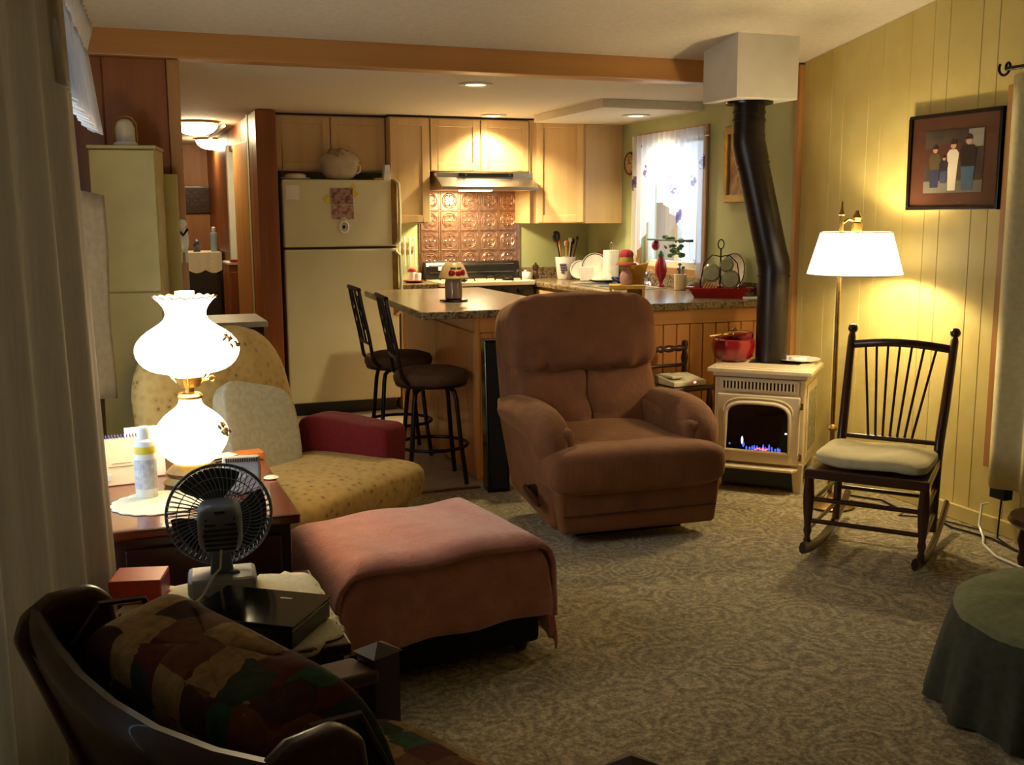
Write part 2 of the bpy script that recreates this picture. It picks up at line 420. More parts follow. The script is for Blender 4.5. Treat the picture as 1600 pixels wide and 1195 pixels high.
# left wall with window opening behind the drapes
g = MB()
for a, b_, z0, z1 in ((Y0, 1.0, -.05, None), (4.25, 5.3, -.05, None), (1.0, 4.25, -.05, .5), (1.0, 4.25, 2.0, None)):
    if z1 is None: g.prism([(a, z0), (b_, z0), (b_, zc(b_)+.05), (a, zc(a)+.05)], XL-.12, XL, 'x')
    else: g.box(XL-.12, XL, a, b_, z0, z1)
struct(g.build('wall_left', M['ywall']), 'yellow painted wall behind the long drapes', 'wall')
struct(MB().box(XL-.12, XL, 5.3, 12, -.05, CZ+.02).build('wall_hall_left', M['panel_far']), 'brown panelled wall along the left of the hallway', 'wall')
# brown panelled partition under the beam, left of the hallway
pw = struct(MB().box(XL, .30, 5.29, 5.36, 0, 2.17).build('wall_partition', M['panel']), 'brown wood panelled partition beside the hallway opening', 'wall')
for a, b_ in ((XL, .02), (.02, .30)):
    MB().box(a+.002, b_-.002, 5.275, 5.29, 0, 2.165).build('plank', M['panel'], pw, bevel=.003, bseg=1)
struct(MB().box(.30, .355, 5.255, 5.375, 0, 2.165).build('trim_5', M['trimv'], bevel=.006), 'reddish wood casing at the hallway opening', 'trim')
# hallway
struct(MB().box(XL, 1.1, 11.6, 11.7, -.05, CZ+.02).build('wall_hall_end', M['panel_far']), 'brown panelled wall at the far end of the hallway', 'wall')
hw = MB(); hw.box(1.02, 1.12, 7.62, 8.72, 0, CZ); hw.box(1.02, 1.12, 9.55, 11.65, 0, CZ); hw.box(1.02, 1.12, 8.7, 9.6, 2.0, CZ)
hw = struct(hw.build('wall_hall_right', M['panel']), 'brown wood panelled partition left of the refrigerator', 'wall')
for a in (7.62, 7.84, 8.06, 8.28, 8.50): MB().box(1.005, 1.02, a+.002, a+.218, 0, CZ-.005).build('plank', M['panel'], hw, bevel=.003, bseg=1)
MB().box(1.0, 1.14, 7.60, 7.622, 0, CZ-.005).build('end_board', M['panel'], hw, bevel=.003)
struct(MB().box(1.0, 1.13, 9.50, 9.60, 0, 2.05).build('trim_6', M['white'], bevel=.004), 'pale casing of the dark doorway at the hall end', 'trim')
struct(MB().box(1.5, 1.6, 8.3, 10.2, 0, CZ).build('wall_doorway_dark', M['dark']), 'wall coloured dark for the unlit space behind the hall doorway', 'wall')  # dark colour stands in for the lack of light past the doorway
# open door in the hall
dr = struct(MB().obox((1.0, 8.42, 1.0), (.04, .5, 2.0), rz=.09).build('door_1', M['trimv'], bevel=.004), 'brown wooden door standing open in the hallway', 'door')
# baseboards
struct(MB().box(XR-.018, XR, .6, 5.15, 0, .075).build('baseboard_right', M['ywall'], bevel=.005), 'yellow painted baseboard below the plank wall', 'baseboard')

# windows
def window(name, label, X0, side, y0, y1, z0, z1, m, parts=2, casing=.07):
    t = struct(thing(name, label, 'window', (0, 0, 0)), label, 'window')
    xi = X0-side*.015; a, b_ = sorted((xi, X0+side*.1))
    f = MB(); c2 = .04
    for q in ((y0, y0+c2, z0, z1), (y1-c2, y1, z0, z1), (y0+c2, y1-c2, z0, z0+c2), (y0+c2, y1-c2, z1-c2, z1)): f.box(X0+side*.03 if side > 0 else X0-.09, X0+.09 if side > 0 else X0-.03, *q)
    f.build('sash', M['white'], t, bevel=.003)
    a, b_ = sorted((X0-side*.02, X0-side*.001))
    for i, q in enumerate(((y0-casing, y0, z0-casing, z1+casing), (y1, y1+casing, z0-casing, z1+casing), (y0, y1, z1, z1+casing), (y0, y1, z0-casing, z0))): MB().box(a, b_, *q).build('casing', m, t, bevel=.004)
    st = (y1-y0)/parts
    for i in range(parts):
        xg = X0+side*.06
        MB().box(xg-.003, xg+.003, y0+i*st+c2*(i == 0), y0+(i+1)*st-c2*(i == parts-1), z0+c2, z1-c2).build('pane', M['glass'], t)
        if i: MB().box(xg-.02, xg+.02, y0+i*st-.02, y0+i*st+.02, z0+c2, z1-c2).build('mullion', M['white'], t)
    return t
window('window_1', 'kitchen window over the sink with pine casing', XR, 1, WY0, WY1, WZ0, WZ1, M['trimv'], 2, .055)
window('window_2', 'window on the left wall behind drapes and white valance', XL, -1, 1.0, 4.25, .5, 2.0, M['white'], 3)  # span lengthened so daylight passes through the drapes
# right living-room window: closed behind its drape
t3 = struct(thing('window_3', 'living room window casing behind the cream drape', 'window'), 'living room window casing behind the cream drape', 'window')
for q in ((3.52, 3.66, .30, 2.0), (2.0, 2.14, .30, 2.0), (2.14, 3.52, 1.86, 2.0), (2.14, 3.52, .30, .44)): MB().box(XR-.022, XR-.001, *q).build('casing', M['trimv'], t3, bevel=.004)
MB().box(XR-.008, XR-.002, 2.14, 3.52, .44, 1.86).build('pane', M['glassdark'], t3)

# outside: a pale shed wall and shrub mass seen through the sink window
tag(MB().box(5.6, 5.75, 10.1, 10.75, -.1, 1.58).build('shed_wall', wood('weathered_boards', '#8a6a4c', '#a3805c', 2, .8)), 'brown wooden wall seen outside the sink window', 'wall', kind='structure')

# chimney chase
struct(MB().prism([(4.75, 2.035), (5.08, 2.035), (5.08, zc(5.08)+.01), (4.75, zc(4.75)+.01)], 3.03, 3.40, 'x').build('trim_chimney_chase', M['white'], bevel=.004), 'white boxed chimney chase hanging from the ceiling', 'chimney')

# ------------------------------------------------------------------ kitchen cabinets
def cab_door(parent, x0, x1, z0, z1, y, M4=None, st=.055):
    f = MB(); t = .02
    f.box(x0, x0+st, y-t, y, z0, z1); f.box(x1-st, x1, y-t, y, z0, z1)
    f.box(x0+st, x1-st, y-t, y, z1-st, z1); f.box(x0+st, x1-st, y-t, y, z0, z0+st)
    p = MB().box(x0+st-.002, x1-st+.002, y-.011, y-.002, z0+st-.002, z1-st+.002)
    if M4: f.xf(M4); p.xf(M4)
    d = f.build('door', M['maple'], parent, bevel=.003, bseg=1)
    p.build('door_panel', M['maple_in'], d)
    return d
def upper(name, label, x0, x1, z0, z1, n, yf=7.72):
    t = thing(name, label, 'cabinet', (x0, yf, z0), 0, 'maple wall cabinets over the back counter')
    W = x1-x0; H = z1-z0
    MB().box(.001, W-.001, 0, 8.028-yf, 0, H).build('body', M['maple'], t, bevel=.002)
    MB().box(.0, W, .002, .19, H, H+.011).build('top_gap_shade', M['dark'], t)  # dark strip stands in for shade in the gap under the ceiling
    for i in range(n):
        cab_door(t, i*W/n+.004, (i+1)*W/n-.004, .008, H-.008, -.001)
    return t
upper('wall_cabinet', 'two-door maple cabinet above the refrigerator', 1.15, 1.97, 1.768, 2.167, 2, 7.83)
upper('wall_cabinet', 'tall single-door maple cabinet between refrigerator and range hood', 1.972, 2.28, 1.39, 2.165, 1)
upper('wall_cabinet', 'short two-door maple cabinet right above the range hood', 2.282, 3.075, 1.775, 2.165, 2)
ct = thing('corner_cabinet', 'angled maple corner cabinet right of the range hood', 'cabinet', (0, 0, 0), 0, 'maple wall cabinets over the back counter')
MB().prism([(3.08, 8.028), (3.08, 7.72), (3.13, 7.70), (3.42, 7.41), (3.728, 7.41), (3.728, 8.028)], 1.385, 2.168, 'z').build('body', M['maple'], ct, bevel=.002)
MB().prism([(3.08, 8.028), (3.08, 7.72), (3.13, 7.70), (3.42, 7.41), (3.728, 7.41), (3.728, 8.028)], 2.168, 2.178, 'z').build('top_gap_shade', M['dark'], ct)  # dark slab painted in for the shaded gap above the corner cabinet
L_ = .41
M4 = Matrix.Translation((3.13, 7.70, 0)) @ Matrix.Rotation(-PI/4, 4, 'Z')
cab_door(ct, .012, L_-.012, 1.395, 2.158, -.001, M4)
# scribe strip
MB().box(3.077, 3.082, 7.70, 8.02, 1.39, 2.15).build('side_panel', M['maple'], ct)

# range hood
hd = thing('range_hood', 'stainless steel range hood with black control strip', 'range hood', (2.30, 0, 0))
MB().prism([(8.02, 1.765), (7.60, 1.765), (7.60, 1.725), (7.48, 1.66), (7.48, 1.635), (8.02, 1.635)], 0, .765, 'x').build('canopy', M['steel'], hd, bevel=.003)
cs = MB().box(.17, .60, 7.592, 7.60, 1.732, 1.762).build('control_strip', M['black'], hd)
for xk in (.22, .57): MB().cyl((xk, 7.580, 1.747), (xk, 7.592, 1.747), .009).build('knob', M['chrome'], cs, smooth=True)
MB().box(.20, .42, 7.56, 7.70, 1.628, 1.634).build('light_lens', emis('hood_lens', WARM2, 22), hd)
light('AREA', 'hood_lamp', (2.61, 7.66, 1.62), 20, WARM2, None, size=.16)

# copper tin backsplash, tile by tile
bs = struct(MB().box(2.275, 3.12, 8.018, 8.03, .95, 1.66).build('wall_backsplash', M['copper']), 'embossed copper tin tile backsplash behind the range', 'backsplash')
TS = .155
tb = MB(); tb.box(.002, TS-.002, -.004, 0, .002, TS-.002)
def ringpts(cx, cz, r, a0, a1, n): return [(cx+r*math.cos(a0+(a1-a0)*i/n), -.005, cz+r*math.sin(a0+(a1-a0)*i/n)) for i in range(n+1)]
c_ = TS/2
tb.tube([(.006, -.005, .006), (TS-.006, -.005, .006), (TS-.006, -.005, TS-.006), (.006, -.005, TS-.006)], .0035, 4, True)
tb.tube(ringpts(c_, c_, .058, 0, 2*PI, 20)[:-1], .0045, 4, True)
for k in range(4):
    a = k*PI/2
    tb.tube(ringpts(c_+.028*math.cos(a+PI/4), c_+.028*math.sin(a+PI/4), .02, a-.6, a+2.2, 7), .0045, 4)
    tb.ell((c_+.034*math.cos(a), -.005, c_+.034*math.sin(a)), (.026, .012, .012), 1, 1, 8, 4, ry=-a)
tb.ell((c_, -.005, c_), (.022, .014, .022), 1, 1, 8, 4)
first = None
for i in range(5):
    for j in range(4):
        if first is None: first = tb.build('tile', M['copper'], bs, smooth=True); o = first
        else: o = first.copy(); COL.objects.link(o)
        o.parent = bs; o.location = (2.285+i*.162, 8.018, 1.02+j*TS)

# refrigerator
fr = thing('refrigerator', 'almond top-freezer refrigerator with photos on its door', 'refrigerator', (1.171, 7.62, 0))
FW = .83
MB().box(.01, FW-.01, .07, .395, .06, 1.70).build('body', M['fridge'], fr, bevel=.008)
MB().box(.02, FW-.02, .06, .09, 0, .085).build('kick_plate', M['black'], fr)
d1 = MB().box(0, FW, 0, .065, .095, 1.212).build('door', M['fridge'], fr, bevel=.012)
d2 = MB().box(0, FW, 0, .065, 1.228, 1.705).build('freezer_door', M['fridge'], fr, bevel=.012)
MB().box(.01, FW-.01, .02, .068, 1.211, 1.229).build('gasket', M['dark'], fr)
for zz, dd, h in ((1.30, d2, .38), (.78, d1, .38)):
    hm = MB(); hm.tube([(FW-.02, -.002, zz-.06), (FW+.004, -.03, zz-.03), (FW+.006, -.045, zz+h/2), (FW+.004, -.03, zz+h), (FW-.02, -.002, zz+h+.03)], .012, 8)
    hm.build('handle', M['fridge'], dd, smooth=True)
    MB().box(FW-.045, FW-.004, -.004, 0, zz-.06, zz+h+.03).build('handle_trim', M['oldbrass'], dd)
def flat_on_fridge(name, x0, x1, z0, z1, m, label, cat, y=7.617):
    return tag(MB().box(x0, x1, y-.003, y, z0, z1).build(name, m), label, cat)
def print_mat(name, cols, scale=26):
    m, nt, b = newmat(name); b.inputs['Roughness'].default_value = .35
    n = noise(nt, coords(nt), scale, 3, .6); k = len(cols)
    link(nt, ramp(nt, n, [(.28+.44*i/(k-1), c) for i, c in enumerate(cols)]), b.inputs['Base Color']); return m
flat_on_fridge('snapshot', 1.512, 1.672, 1.532, 1.645, print_mat('snapshot_print', ['#2a1c1e', '#6c4744', '#a78377', '#7b5a6e']), 'upper colour snapshot with people on the freezer door', 'photo')
flat_on_fridge('snapshot', 1.517, 1.675, 1.425, 1.525, print_mat('snapshot_print_b', ['#3a2220', '#8a5b45', '#b89a90', '#4d5068']), 'lower reddish snapshot on the freezer door', 'photo')
fm = thing('flower_magnet', 'yellow paper flowers peeking out around the upper snapshot', 'magnet', (1.5, 7.618, 1.57))
yl = mat('yellow_card', '#c9b420', '#d6c22f', .7)
for dx, dz, r in ((-.008, .0, .028), (.185, .035, .03), (.175, .085, .02)):
    MB().lathe([(r, 0), (r, .002)], 8, fn=lambda rr, zz, a, i: (rr*(1+.25*math.cos(a*4)), zz)).xf(Matrix.Translation((dx, 0, dz)) @ Matrix.Rotation(PI/2, 4, 'X')).build('petals', yl, fm)
om = thing('oval_magnet', 'white oval heart ornament hanging below the snapshots', 'magnet', (1.60, 7.612, 1.37))
MB().tube([(.032*math.cos(a*PI/10), 0, .04*math.sin(a*PI/10)) for a in range(20)], .006, 6, True).build('ring', M['ceramic'], om, smooth=True)
MB().ell((0, 0, 0), (.022, .008, .026), 1, 1, 10, 6).build('heart', M['iron'], om, smooth=True)
MB().tube([(.012*math.cos(a*PI/5), 0, .052+.012*math.sin(a*PI/5)) for a in range(10)], .004, 5, True).build('bow', M['ceramic'], om, smooth=True)
flat_on_fridge('note_pad', 1.195, 1.29, 1.565, 1.665, M['paper'], 'white note paper at the top left of the freezer door', 'paper')
sd = thing('pot_holder', 'patterned cloths hanging from the side of the refrigerator', 'cloth', (1.155, 7.66, 1.2))
pm = print_mat('calico', ['#6b4a44', '#9c857c', '#b5a598', '#7d5a58'], 40)
MB().grid(lambda u, v: (-.012+.006*math.sin(u*9), .02+u*.22, .02+v*.44), 10, 6).build('cloth', pm, sd, smooth=True, solid=.006)
MB().grid(lambda u, v: (-.024+.005*math.sin(u*7), .0+u*.12, -.12+v*.36), 8, 6).build('cloth', pm, sd, smooth=True, solid=.006)

# things on the refrigerator
bg_ = thing('cloth_sack', 'tan gathered cloth sack on top of the refrigerator', 'sack', (1.60, 7.715, 1.705))
def sackf(p): return (p.x*(1.0+.12*math.sin(p.z*40)*(p.z > 0)), p.y, p.z)
MB().ell((0, 0, .105), (.27, .17, .215), .8, .85, 28, 16, fn=sackf).build('body', mat('sack_cloth', '#a9997a', '#b5a687', .9, scale=16, bumpv=.3, bscale=40), bg_, smooth=True)
MB().ell((-.01, -.02, .19), (.17, .14, .06), .8, 1, 18, 8, fn=lambda p: (p.x, p.y, p.z+.012*math.sin(p.x*90))).build('gathered_top', mat('sack_top', '#8f7d5e', '#a08e6e', .9, scale=20, bumpv=.3), bg_, smooth=True)
MB().tube([(.125, 0, .12), (.155, 0, .10), (.15, 0, .06), (.125, 0, .045)], .007, 6).build('loop', M['lace'], bg_, smooth=True)
bd = thing('butter_dish', 'cream lidded dish at the left end of the refrigerator top', 'dish', (1.285, 7.74, 1.7065))
MB().lathe([(.07, 0), (.105, .006), (.108, .012), (.02, .012)], 24).build('plate', M['ceramic'], bd, smooth=True)
MB().lathe([(.075, .011), (.078, .03), (.06, .042), (.01, .046)], 24).build('lid', M['cream'], bd, smooth=True)
bx_ = thing('small_box', 'white upright carton at the right end of the refrigerator top', 'box', (1.945, 7.70, 1.7065))
MB().prism([(-.03, 0), (.03, 0), (.018, .11), (-.018, .11)], -.03, .03, 'y').build('carton', M['paper'], bx_, bevel=.003)
MB().box(-.10, -.035, -.03, .03, 0, .015).build('sachet', print_mat('sachet_print', ['#c9b23a', '#a35c58', '#c8bfae']), bx_)

# range
rg = thing('range', 'black gas range with cream cooktop', 'range', (2.30, 7.50, 0))
RW = .76; RZ = .955
MB().box(0, RW, .10, .50, 0, RZ-.035).build('body', M['black'], rg, bevel=.004)
od = MB().box(.01, RW-.01, .06, .10, .2, RZ-.13).build('oven_door', M['black'], rg, bevel=.006)
MB().tube([(.10, .05, RZ-.16), (.10, .01, RZ-.155), (.25, .0, RZ-.15), (RW-.25, 0, RZ-.15), (RW-.10, .01, RZ-.155), (RW-.10, .05, RZ-.16)], .013, 8).build('handle', M['black'], od, smooth=True)
pn = MB().box(.005, RW-.005, .055, .10, RZ-.12, RZ-.035).build('control_panel', M['black'], rg, bevel=.006)
for i in range(5): MB().cyl((.12+i*.13, .03, RZ-.078), (.12+i*.13, .056, RZ-.078), .02, .024).build('knob', M['blackm'], pn, smooth=True)
MB().box(-.002, RW+.002, .045, .44, RZ-.035, RZ).build('cooktop', M['cream'], rg, bevel=.008)
gr = MB()
for gx in (.19, .57):
    for gy in (.13, .32):
        g1 = MB()
        for a in range(4):
            ca, sa = math.cos(a*PI/2), math.sin(a*PI/2)
            g1.tube([(gx+ca*.03, gy+sa*.03, RZ+.022), (gx+ca*.10, gy+sa*.085, RZ+.022), (gx+ca*.11, gy+sa*.09, RZ+.001)], .006, 5)
        g1.lathe([(.045, RZ+.001), (.045, RZ+.012), (.02, RZ+.016)], 14, (gx, gy, 0)); g1.build('burner_grate', M['blackm'], rg, smooth=True)
bgd = MB().prism([(.43, RZ-.02), (.43, RZ+.10), (.45, RZ+.135), (.50, RZ+.135), (.50, RZ-.02)], -.005, RW+.02, 'x').build('back_guard', M['black'], rg, bevel=.008)
fl = MB()
for q in ((.03, RW-.03, RZ+.112, RZ+.117), (.03, RW-.03, RZ+.05, RZ+.054)): fl.box(q[0], q[1], .424, .4305, q[2], q[3])
fl.build('chrome_line', M['chrome'], bgd); MB().box(.10, .20, .424, .4305, RZ+.07, RZ+.10).build('clock_display', M['ceramic'], bgd)

# worktops
KZ = .945
MB_ = MB().prism([(1.52, 5.34), (3.727, 5.34), (3.727, 8.025), (3.072, 8.025), (3.072, 6.05), (2.45, 6.05), (2.45, 7.1), (1.62, 7.1)], KZ-.042, KZ, 'z')
wk = tag(MB_.build('worktop', M['granite'], bevel=.008), 'brown speckled laminate worktop wrapping peninsula, sink and corner', 'worktop')
MB().box(3.09, 3.727, 8.004, 8.027, KZ, KZ+.085).build('upstand', M['granite'], wk, bevel=.003)
MB().box(3.705, 3.727, 5.345, 8.0, KZ, KZ+.085).build('upstand', M['granite'], wk, bevel=.003)
w2 = tag(MB().box(2.02, 2.298, 7.60, 8.025, KZ-.042, KZ).build('worktop', M['granite'], bevel=.006), 'short worktop between refrigerator and range', 'worktop')
c2 = thing('base_cabinet', 'narrow maple base cabinet between refrigerator and range', 'cabinet', (2.025, 7.66, 0))
MB().box(0, .265, 0, .36, 0, KZ-.043).build('body', M['maple'], c2); cab_door(c2, .01, .255, .12, .72, -.001); MB().box(.01, .255, -.02, -.001, .74, .88).build('drawer', M['maple_h'], c2, bevel=.003)
c3 = thing('base_cabinet', 'maple base cabinets with drawers under the sink worktop', 'cabinet', (3.11, 6.06, 0))
MB().box(0, .615, 0, 1.96, 0, KZ-.043).build('body', M['maple'], c3)
for i in range(3):
    yy0 = .05+i*.5; Mx = Matrix.Rotation(-PI/2, 4, 'Z')
    MB().box(-.02, -.001, yy0, yy0+.48, .74, .88).build('drawer', M['maple_h'], c3, bevel=.003)
    cab_door(c3, -(yy0+.48), -yy0, .1, .72, -.001, Mx)

# peninsula base with separate beadboards
pb = thing('peninsula_base', 'knotty pine beadboard base of the breakfast bar', 'counter base', (0, 0, 0))
MB().prism([(1.85, 5.41), (3.725, 5.41), (3.725, 6.0), (2.42, 6.0), (2.42, 7.02), (1.88, 7.02)], 0, KZ-.043, 'z').build('body', M['pine'], pb)
x = 1.85
bb = None
while x < 3.70:
    if bb is None: bb = MB().box(.002, .086, 0, .014, .0, .80).build('board', M['pine'], pb, bevel=.004, bseg=1); o = bb
    else: o = bb.copy(); COL.objects.link(o); o.parent = pb
    o.location = (x, 5.396, .015); x += .088
y = 5.42
while y < 6.95:
    o = bb.copy(); COL.objects.link(o); o.parent = pb; o.rotation_euler = (0, 0, PI/2+.018); o.location = (1.851+(y-5.41)*.0186, y, .015); y += .088
MB().box(1.84, 3.722, 5.388, 5.41, .818, KZ-.044).build('top_rail', M['pine_h'], pb, bevel=.003)
MB().box(1.835, 1.86, 5.385, 5.41, 0, KZ-.044).build('corner_post', M['pine'], pb, bevel=.003)

# sink and faucet
sk = thing('sink', 'stainless steel sink set in the worktop below the window', 'sink', (3.38, 6.78, KZ))
sm = MB()
for q in ((-.2, .2, -.36, -.33), (-.2, .2, .33, .36), (-.2, -.17, -.33, .33), (.17, .2, -.33, .33), (-.17, .17, -.012, .012)): sm.box(*q, .0, .006)
sm.build('rim', M['steel'], sk, bevel=.002)
MB().box(-.17, .17, -.33, .33, .0005, .0015).build('basin', mat('sink_basin', '#5c6470', '#6d7580', .25, .9), sk)
fc = thing('faucet', 'chrome kitchen faucet with angled spout behind the sink', 'faucet', (3.635, 6.80, KZ))
MB().lathe([(.055, 0), (.05, .012), (.026, .03), (.024, .05)], 18).build('base', M['chrome'], fc, smooth=True)
MB().tube([(0, 0, .04), (-.01, .02, .08), (-.06, .07, .15), (-.11, .12, .175), (-.14, .15, .165), (-.145, .155, .14)], [.018, .017, .015, .014, .014, .013], 10).build('spout', M['chrome'], fc, smooth=True)
MB().tube([(0, 0, .05), (.0, -.02, .09), (0, -.05, .11)], [.02, .012, .008], 8).build('lever', M['chrome'], fc, smooth=True)

# sheer kitchen curtains
kc = thing('sheer_curtain', 'white grape-printed sheer curtains over the sink window', 'curtain', (XR-.05, 6.13, 0))
def fold(n, amp, ph=0): return lambda u: amp*math.sin(u*n*2*PI+ph)
f1 = fold(13, .012)
MB().grid(lambda u, v: (f1(u), u*1.02, 1.93+.09*v), 120, 3).build('ruffle_heading', M['sheer'], kc, smooth=True)
f2 = fold(7, .014)
def swag(u, v):   # far panel sweeping down to its own side
    bot = 1.66-.58*max(0, (u-.35)/.65)**.55 if u > .35 else 1.66
    z = 1.95+(bot-1.95)*v; return (f2(u)*(.5+v*.6), .50+u*.52, z)
MB().grid(swag, 60, 14).build('far_panel', M['sheerg'], kc, smooth=True)
f3 = fold(6, .014, 1)
MB().grid(lambda u, v: (f3(u)*(.5+v*.6), u*.55, 1.95+(1.33-.33*max(0, 1-u*1.6)-1.95)*v+(.22*u*u*v)), 60, 14).build('near_panel', M['sheerg'], kc, smooth=True)
MB().cyl((.024, -.02, 1.96), (.024, 1.04, 1.96), .005).build('rod', M['chrome'], kc, smooth=True)

# ------------------------------------------------------------------ ceiling lights
def can_light(x, y, z, label, power, ang=2.3):
    t = thing('recessed_light', label, 'ceiling light', (x, y, z), 0, 'recessed kitchen ceiling lights')
    MB().lathe([(.062, -.002), (.095, -.002), (.098, -.007), (.088, -.011), (.062, -.010)], 28, cap=False).build('trim_ring', M['white'], t, smooth=True)
    MB().lathe([(.062, -.004), (.03, -.0045), (.001, -.0045)], 24, cap=False).build('lens', emis('can_lens', WARM2, 14), t)
    light('SPOT', 'can_lamp', (0, 0, -.02), power, WARM2, t, spot_size=ang, spot_blend=.6, shadow_soft_size=.05)
can_light(1.99, 5.80, CZ, 'recessed ceiling light nearest the pine beam', 75)
can_light(2.72, 7.53, CZ, 'recessed ceiling light in front of the hood cabinet', 85)
can_light(3.45, 6.66, 2.125, 'recessed ceiling light in the dropped box by the window', 42)
def dome(x, y, label, power):
    t = thing('dome_light', label, 'ceiling light', (x, y, CZ), 0, 'glass dome lights of the hallway')
    MB().lathe([(.02, -.001), (.17, -.001), (.175, -.02), (.15, -.025)], 28).build('pan', M['brass'], t, smooth=True)
    MB().lathe([(.165, -.022), (.155, -.05), (.125, -.08), (.08, -.098), (.03, -.106), (.001, -.107)], 28, cap=False).build('glass_dome', emis('dome_glass', WARM2, power), t, smooth=True)
dome(.70, 8.75, 'nearer glowing glass dome light in the hallway', 42)
dome(1.0, 10.6, 'farther glowing glass dome light at the hallway end', 42)
tag(MB().tube([(.93, 8.95, CZ-.012), (.95, 10.4, CZ-.012)], .015, 8).build('ceiling_raceway', M['white']), 'pale cable cover running along the hallway ceiling', 'cable cover')

# ------------------------------------------------------------------ hallway things
pq = thing('carved_plaque', 'dark carved wooden plaque on the far hallway wall', 'plaque', (.95, 11.59, 1.62))
MB().box(-.2, .2, -.02, 0, -.14, .14).build('board', M['walnut_h'], pq, bevel=.03, bseg=4)
cv = MB()
for i in range(5):
    for j in range(3):
        cv.tube([(-.14+i*.07+.026*math.cos(a*PI/6), -.025, -.08+j*.08+.026*math.sin(a*PI/6)) for a in range(12)], .007, 5, True)
cv.build('carving', mat('carving', '#2a1a12', '#4a3020', .5), pq, smooth=True)
ds = thing('dark_dresser', 'dark dresser at the hall end under a lace runner', 'dresser', (.55, 10.3, 0))
MB().box(0, .43, 0, .6, 0, 1.1).build('body', M['dark'], ds, bevel=.02)
for i in range(3): MB().box(.03, .40, -.015, 0, .1+i*.32, .38+i*.32).build('drawer', M['dark'], ds, bevel=.005)
tag(MB().grid(lambda u, v: ((.535+u*.46), 10.28-.004*math.sin(u*30), 1.115-.16*v-.03*abs(math.sin(u*PI*3))*v) , 40, 4).add([(.535, 10.28, 1.115), (.995, 10.28, 1.115), (.995, 10.9, 1.115), (.535, 10.9, 1.115)], [(0, 1, 2, 3)]).build('lace_runner', M['lace'], solid=.004), 'white lace runner on the dark hallway dresser', 'runner')
sc_ = thing('spray_can', 'pale blue spray can on the lace runner', 'can', (.95, 10.5, 1.119))
MB().lathe([(.03, 0), (.032, .005), (.032, .17), (.026, .185), (.015, .19)], 16).build('body', mat('pale_blue', '#8aa5b5', '#9cb4c0', .35), sc_, smooth=True)
MB().lathe([(.02, .19), (.02, .225), (.012, .232)], 14).build('cap', M['ceramic'], sc_, smooth=True)
ck = thing('small_figurine', 'small dark figurine on the lace runner left of the can', 'figurine', (.79, 10.5, 1.118))
MB().lathe([(.035, 0), (.025, .02), (.04, .05), (.02, .08), (.028, .1), (.005, .12)], 12).build('body', mat('slate', '#3d4350', '#555c69', .4), ck, smooth=True)
hc = thing('hall_cabinet', 'small brown cabinet beside the dark hall doorway', 'cabinet', (.91, 8.85, 0))
MB().box(0, .09, 0, .5, 0, 1.06).build('body', M['panel'], hc, bevel=.004); MB().box(-.005, .095, -.005, .5, 1.06, 1.075).build('top', M['white'], hc)
MB().box(.01, .08, -.012, 0, .1, 1.0).build('door', M['panel'], hc, bevel=.003)
tag(MB().box(.93, .99, 8.88, 9.0, 1.076, 1.1).build('red_packet', M['red'], bevel=.004), 'red packet on the small hall cabinet', 'packet')
orn = thing('hanging_ornament', 'white animal-shaped ornament hanging on the hallway casing', 'ornament', (.335, 5.245, 1.34))
MB().ell((0, 0, .0), (.05, .012, .12), .8, 1, 14, 10).build('body', M['ceramic'], orn, smooth=True)
MB().ell((0, 0, .075), (.04, .012, .045), 1, 1, 14, 8).build('head', M['ceramic'], orn, smooth=True)
MB().tube([(-.022, -.006, .05), (0, -.008, .02), (.022, -.006, .05)], .006, 5).build('collar', M['iron'], orn, smooth=True)
for s in (-1, 1): MB().tube([(s*.012, 0, -.05), (s*.012, 0, -.11)], [.008, .006], 6).build('leg', M['ceramic'], orn, smooth=True)
# low table in the hall mouth
ht = thing('hall_table', 'dark cabinet with grey top in the hallway behind the gold armchair', 'table', (.42, 6.35, 0))
MB().box(.0, .42, 0, .5, 0, .80).build('body', M['walnut'], ht, bevel=.004)
MB().box(-.02, .44, -.02, .52, .80, .835).build('top', mat('grey_laminate', '#8d8478', '#9a9185', .35), ht, bevel=.004)
for i in range(2): MB().box(.02+i*.2, .20+i*.2, -.012, 0, .06, .76).build('door', M['walnut'], ht, bevel=.003)

# ------------------------------------------------------------------ left side: cabinet, board, drapes
yc = thing('tall_cupboard', 'tall narrow yellow cupboard beside the hallway opening', 'cupboard', (-.055, 4.93, 0), -.17)
MB().box(0, .275, 0, .24, 0, 1.735).build('body', M['yellowp'], yc, bevel=.003)
for z0, z1 in ((.05, 1.12), (1.125, 1.73)): MB().box(.004, .27, -.015, 0, z0, z1).build('door', M['yellowp'], yc, bevel=.003)
MB().box(-.004, .28, -.018, .245, 1.735, 1.75).build('top', M['yellowp'], yc, bevel=.003)
tag(MB().obox((.287, 5.16, .82), (.06, .02, 1.64), rz=-.3).build('narrow_board', M['yellowp'], bevel=.004), 'narrow yellow board standing between cupboard and hallway casing', 'board')
gd = thing('glass_dome', 'clear glass dome ornament on top of the yellow cupboard', 'ornament', (.10, 5.02, 1.75))
MB().lathe([(.05, 0), (.052, .012), (.045, .02)], 20).build('base', M['paper'], gd, smooth=True)
MB().lathe([(.042, .02), (.042, .08), (.034, .105), (.018, .118), (.001, .12)], 20, cap=False).build('dome', mat('frosted_glass', '#b9ad94', '#c4b9a2', .15), gd, smooth=True)
for s in (-1, 1): MB().tube([(s*.048, 0, .02), (s*.048, 0, .10), (s*.03, 0, .125), (0, 0, .132)], .004, 6).build('brass_arch', M['brass'], gd, smooth=True)

